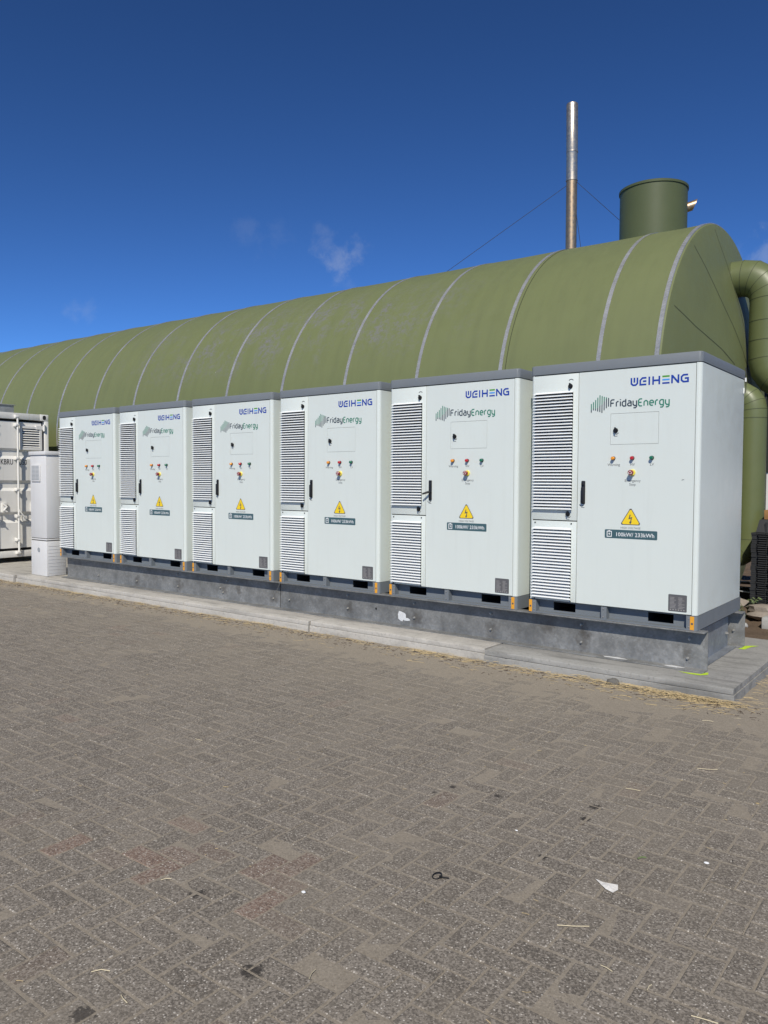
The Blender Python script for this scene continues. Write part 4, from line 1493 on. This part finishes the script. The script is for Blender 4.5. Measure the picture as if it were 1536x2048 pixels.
# ------------------------------------------------------------------ things behind the near cabinet
ptt = MB()
ptt.box(-0.0, 0.055, 0, 0.9, 0, 0.0245)
ptt.box(0.0551, 1.1, 0.035, 0.88, 0.003, 0.0215)
for k in range(9):
    ptt.box(0.075 + k * 0.115, 0.155 + k * 0.115, -0.004, 0.0349, 0.0075, 0.0205)
PBZ, NP = 0.135, 34
first = None
for k in range(NP):
    if first is None:
        first = ptt.build('plastic_grid', 'plastic', bevel=0.0)
        o = first
    else:
        o = first.copy()
        COL.objects.link(o)
    o.location = (-0.395 + random.uniform(-.006, .006), 3.55 + random.uniform(-.006, .006), PBZ + k * 0.0262)
    o.rotation_euler.z = R_(random.uniform(-.4, .4))
    tag(o, 'topmost thin black plastic grid, directly under the black crate' if k == NP - 1 else 'lowest thin black plastic grid, at the foot of the black stack' if k == 0 else 'thin black plastic floor grid inside the stack behind the nearest cabinet', 'plastic grid', 'stacked black plastic grids')
top = PBZ + NP * 0.0262
t = thing('plastic_crate', 'black ribbed plastic crate on top of the stacked grids', 'crate', (0.05, 4.0, top))
b = MB()
b.rings([[(-0.36, 3.60, top + .001), (0.5, 3.60, top + .001), (0.5, 4.35, top + .001), (-0.36, 4.35, top + .001)], [(-0.33, 3.64, top + 0.15), (0.48, 3.64, top + 0.15), (0.48, 4.3, top + 0.15), (-0.33, 4.3, top + 0.15)]], True, True)
b.build('crate_body', 'plastic', t)
for k in range(6):
    MB().box(-0.26 + k * 0.12, -0.24 + k * 0.12, 3.60, 3.625, top + .012, top + 0.12).build('crate_rib', 'plastic', t)
tag(MB().box(-0.305, 0.6, 3.75, 3.90, top + 0.151, top + 0.262).build('timber_beam', 'timber', bevel=0.003), 'sawn orange-brown timber beam lying on the black crate', 'timber')

tag(MB().box(-0.075, 0.16, 2.63, 2.80, 0.055, 0.178).build('stone_block', 'block', bevel=0.008), 'pale grey concrete block on the soil behind the end slab', 'block')
rub = [((-0.13, 3.08, 0.205), 0.16, (1.25, .7, .34), 1, 'tan flat broken stone on top of the rubble by the black stack'),
       ((-0.12, 3.02, 0.140), 0.17, (1.15, .8, .3), 2, 'brown broken stone in the middle of the rubble by the black stack'),
       ((0.06, 2.95, 0.108), 0.15, (1.5, .7, .3), 3, 'dark flat stone at the bottom of the rubble by the black stack'),
       ((-0.24, 2.60, 0.075), 0.045, (1, 1, .8), 4, 'small grey stone on the soil beside the rear beam'),
       ((0.16, 3.10, 0.20), 0.12, (1.2, .8, .5), 5, 'reddish broken stone at the right edge of the rubble')]
for c_, r, sq, sd_, lab in rub:
    b = MB()
    lump(b, c_, r, sd_ * 7.3, sq, 9, 6)
    tag(b.build('rubble_stone', 'rubble' if sd_ != 4 else 'block', smooth=25), lab, 'rubble', 'rubble behind the end slab')
for k, (c_, rot, s) in enumerate((((-0.72, 4.3, 0.33), 8, 0.55), ((-0.70, 4.0, 0.26), -14, 0.45))):
    b = MB().box(-s, s, -0.16, 0.16, 0, 0.012)
    o = b.build('metal_sheet', 'sheet')
    o.location = c_
    o.rotation_euler = (R_(-12), R_(3 * k), R_(rot))
    tag(o, ('pale metal sheet leaning under the upright duct, the upper one', 'pale metal sheet lying under the upright duct, the lower one')[k], 'metal sheet')
b = MB().box(-0.5, 0.35, -0.25, 0.25, 0, 0.2)
o = b.build('timber_stack', 'barn_dark', bevel=0.01)
o.location = (-0.75, 4.2, 0.07)
tag(o, 'dark timber packing under the metal sheets behind the nearest cabinet', 'timber')
tag(MB().add([(-0.52, 3.3, .20), (-0.40, 3.28, .19), (-0.36, 3.36, .24), (-0.47, 3.40, .26), (-0.52, 3.3, .19), (-0.40, 3.28, .18), (-0.36, 3.36, .23), (-0.47, 3.40, .25)], [(0, 1, 2, 3), (7, 6, 5, 4), (0, 4, 5, 1), (1, 5, 6, 2), (2, 6, 7, 3), (3, 7, 4, 0)]).build('tile_shard', 'rubble', smooth=0),
    'pale broken tile shard above the weed behind the end slab', 'rubble')
# weed
wd = thing('weed', 'small green leafy weed growing between the cabinet and the rubble', 'plant', (-0.34, 3.15, 0.08))
rg = random.Random(11)
st, lf = MB(), MB()
for k in range(13):
    a = rg.uniform(0, 6.28)
    h = rg.uniform(0.06, 0.24)
    sp = rg.uniform(0.03, 0.13)
    p0 = Vector((-0.34, 3.15, 0.075))
    p2 = p0 + Vector((math.cos(a) * sp, math.sin(a) * sp, h))
    p1 = (p0 + p2) / 2 + Vector((0, 0, 0.02))
    st.tube([p0, p1, p2], [0.003, 0.0025, 0.0015], 5)
    for q in range(3):
        aa = a + rg.uniform(-1.6, 1.6)
        L = rg.uniform(0.035, 0.065)
        d = Vector((math.cos(aa), math.sin(aa), rg.uniform(-.5, .5))).normalized()
        sdw = d.cross(Vector((0, 0, 1))).normalized() * L * 0.42
        base_ = p2 if q else p1
        up = Vector((0, 0, 0.008))
        lf.add([base_, base_ + d * L * .45 + sdw - up, base_ + d * L - up, base_ + d * L * .45 - sdw - up, base_ + d * L * .45 + up], [(0, 1, 4), (1, 2, 4), (2, 3, 4), (3, 0, 4)])
st.build('stem', 'leaf', wd)
lf.build('foliage', 'leaf', wd, smooth=0)

# open-sided barn far behind on the right
bn = thing('barn', 'dark open barn with a white lower wall far behind at the right edge', 'building', (2.0, 15, 0))
MB().box(-2.42, 9.0, 14.0, 14.12, 0.0, 1.85).build('lower_wall', 'barn_light', bn)
MB().box(-2.40, 9.0, 13.98, 14.10, 1.853, 4.0).build('barn_shade_sheet', 'barn_dark', bn)  # near-black sheet standing for the shade inside the open barn
for x in (-2.52, 0.5, 3.5, 6.5):
    MB().box(x, x + 0.14, 13.84, 13.975, -0.05, 4.0).build('post', 'barn_dark', bn)
rf = MB()
rf.prism([(13.5, 4.02), (18.0, 6.4), (22.5, 4.02), (22.5, 4.12), (18.0, 6.5), (13.5, 4.12)], 'x', -2.6, 9.2)
rf.build('roof', 'barn_dark', bn)

# ------------------------------------------------------------------ straw and litter
def straw_strip(mb, p, ang, L, w, rg, lift=0.0, tilt=0.0):
    d = Vector((math.cos(ang), math.sin(ang), tilt))
    s_ = Vector((-math.sin(ang), math.cos(ang), 0)) * w
    bend = rg.uniform(-0.12, 0.12) * L
    q0 = Vector(p)
    q1 = q0 + d * L * 0.5 + Vector((-math.sin(ang), math.cos(ang), 0)) * bend + Vector((0, 0, lift))
    q2 = q0 + d * L
    up = Vector((0, 0, w * 1.4))
    vs = []
    for q in (q0, q1, q2):
        vs += [q - s_, q + s_, q + up]
    mb.add(vs, [(0, 1, 4, 3), (1, 2, 5, 4), (2, 0, 3, 5), (3, 4, 7, 6), (4, 5, 8, 7), (5, 3, 6, 8), (0, 2, 1), (6, 7, 8)])


rg = random.Random(23)
sw, dk = MB(), MB()
clumps = [(0.28, 0.10, 120), (0.10, 0.16, 260), (-0.15, 0.2, 230), (-0.5, 0.25, 130), (-0.9, 0.3, 100), (-1.45, 0.28, 60), (-2.1, 0.28, 110), (-2.35, 0.15, 80), (-2.9, 0.4, 40), (-3.5, 0.35, 70), (-4.2, 0.3, 80),
          (-4.75, 0.28, 120), (-5.3, 0.3, 90), (-6.0, 0.35, 70), (-6.8, 0.4, 80), (-7.6, 0.4, 100), (-8.4, 0.5, 140), (-9.4, 0.6, 170), (-10.4, 0.6, 170), (0.55, 0.15, 40)]
for cx, sx, n in clumps:
    for k in range(int(n * (1.0 if cx > -2.5 else 0.75))):
        x = rg.gauss(cx, sx)
        off = abs(rg.gauss(0, 0.05)) + 0.012
        if rg.random() < 0.12:
            off += rg.uniform(0.05, 0.3)
        y = SLAB_Y - off
        if x > 0.40:
            y = rg.uniform(-0.5, 0.6)
        z = max(0.0012, sand_h(x, y)) + rg.uniform(0.0005, 0.022) * (1 if off < 0.07 else 0.1)
        L = rg.uniform(0.025, 0.11)
        an = rg.gauss(0, 0.55) + (math.pi if rg.random() < .5 else 0)
        ex, ey = x + math.cos(an) * L, y + math.sin(an) * L
        if x < 0.4 and ey > SLAB_Y - 0.004:
            an = -an
        straw_strip(sw, (x, y, z), an, L, rg.uniform(0.0007, 0.0019), rg, rg.uniform(0, .006), rg.uniform(-.04, .08) if off < .07 else 0)
for k in range(1500):
    x = rg.uniform(-10.5, 0.9)
    y = SLAB_Y - 0.012 - abs(rg.gauss(0, 0.13))
    straw_strip(dk, (x, y, max(0.0, sand_h(x, y)) + 0.002), rg.uniform(0, 6.28), rg.uniform(0.008, 0.05), rg.uniform(0.0008, 0.0022), rg)
for k in range(260):
    x = rg.uniform(-6, 1.6)
    y = rg.uniform(-5.2, SLAB_Y - 0.3)
    straw_strip(sw if rg.random() < 0.55 else dk, (x, y, 0.0022), rg.uniform(0, 6.28), rg.uniform(0.008, 0.03), rg.uniform(0.0006, 0.0014), rg)
tag(sw.build('straw_litter', 'straw', smooth=0), 'loose golden straw lying along the foot of the concrete slabs', 'straw', kind='stuff')
tag(dk.build('plant_debris', 'debris', smooth=0), 'dark fibres and crumbs of plant debris along the slabs', 'debris', kind='stuff')

stalks = [((0.585, -3.745), 0.6, 0.115, 'longest pale straw stalk on the bricks below the white scrap'),
          ((1.11, -3.935), 0.2, 0.075, 'pale bent straw stalk at the bottom right corner of the photograph'),
          ((-0.49, -4.935), 0.75, 0.06, 'pale straw stalk in the lower left corner area of the bricks'),
          ((-0.315, -4.94), -0.2, 0.05, 'pale straw stalk at the bottom edge left of the middle'),
          ((0.09, -4.52), 1.9, 0.05, 'thin pale straw stalk right of the oil spot near the bottom edge'),
          ((0.53, -1.83), 0.5, 0.11, 'thin straw stalk on the bricks below the end slab corner'),
          ((0.30, -0.90), 0.3, 0.07, 'short pale straw stalk on the dusty bricks before the end slab'),
          ((0.44, -0.72), 0.35, 0.09, 'whitish straw stalk just below the end slab corner'),
          ((-2.06, -3.27), 0.1, 0.06, 'small straw stalk on the left half of the paving'),
          ((-0.80, -4.44), 0.9, 0.04, 'tiny pale straw curl beside the reddish bricks'),
          ((0.80, -3.87), -0.2, 0.045, 'short pale straw stalk between the bottom edge and the longest stalk'),
          ((0.965, -3.90), 1.5, 0.035, 'short whitish straw stub near the bottom right corner'),
          ((0.32, -2.36), 0.2, 0.075, 'thin curved straw stalk right of the two oil spots')]
for (x, y), an, L, lab in stalks:
    b = MB()
    straw_strip(b, (x, y, 0.0025), an, L, 0.0016, rg, 0.002)
    tag(b.build('straw_stalk', 'straw_pale', smooth=0), lab, 'straw', 'single straw stalks on the paving')
# white scrap
b = MB()
pp = [(0.563, -3.345), (0.60, -3.352), (0.655, -3.338), (0.668, -3.372), (0.66, -3.405), (0.628, -3.398), (0.60, -3.375)]
b.v = [(x, y, 0.003 + 0.006 * abs(noise.noise(Vector((x * 40, y * 40, 0))))) for x, y in pp] + [(0.628, -3.370, 0.010), (0.64, -3.36, 0.004)]
b.f = [(0, 6, 1), (1, 6, 7), (6, 5, 7), (5, 4, 7), (4, 3, 8), (4, 8, 7), (3, 2, 8), (2, 1, 8), (1, 7, 8)]
tag(b.build('paper_scrap', 'paper', smooth=0), 'torn white scrap lying on the bricks at the lower right', 'scrap')
# cable tie
b = MB()
c0 = Vector((0.052, -3.728, 0.006))
lp = [c0 + Vector((0.017 * math.cos(R_(a)), 0.022 * math.sin(R_(a)), 0.004 * math.sin(R_(a)))) for a in range(20, 361, 20)]
b.tube(lp + [c0 + Vector((0.03, 0.006, 0)), c0 + Vector((0.048, 0.014, 0))], 0.0028, 6)
b.box(c0.x + 0.012, c0.x + 0.022, c0.y - 0.004, c0.y + 0.006, 0.002, 0.011)
tag(b.build('cable_tie', 'black', smooth=40), 'looped black cable tie lying on the bricks', 'cable tie')
bits = [((0.106, -3.156), 0.007, 'white_print', 'tiny white chip on the bricks left of the middle stains', 'chip'),
        ((0.88, -2.928), 0.011, 'white_print', 'small white flake at the right side of the bricks', 'chip'),
        ((0.909, -2.136), 0.010, 'straw', 'small tan husk near the right edge of the bricks', 'husk'),
        ((-0.29, -4.15), 0.010, 'white_print', 'small pale chip above the oil spot at lower left', 'chip')]
for (x, y), r, m, lab, cat in bits:
    b = MB()
    lump(b, (x, y, 0.003), r, x * 9, (1, .7, .35), 7, 5)
    tag(b.build('pale_' + cat if cat == 'chip' else cat, m, smooth=30), lab, cat)
b = MB()
straw_strip(b, (0.64, -3.075, 0.003), 0.9, 0.04, 0.0035, rg, 0.003)
tag(b.build('leaf_stub', 'leaf', smooth=0), 'short green and white leaf stub on the bricks above the white scrap', 'leaf')
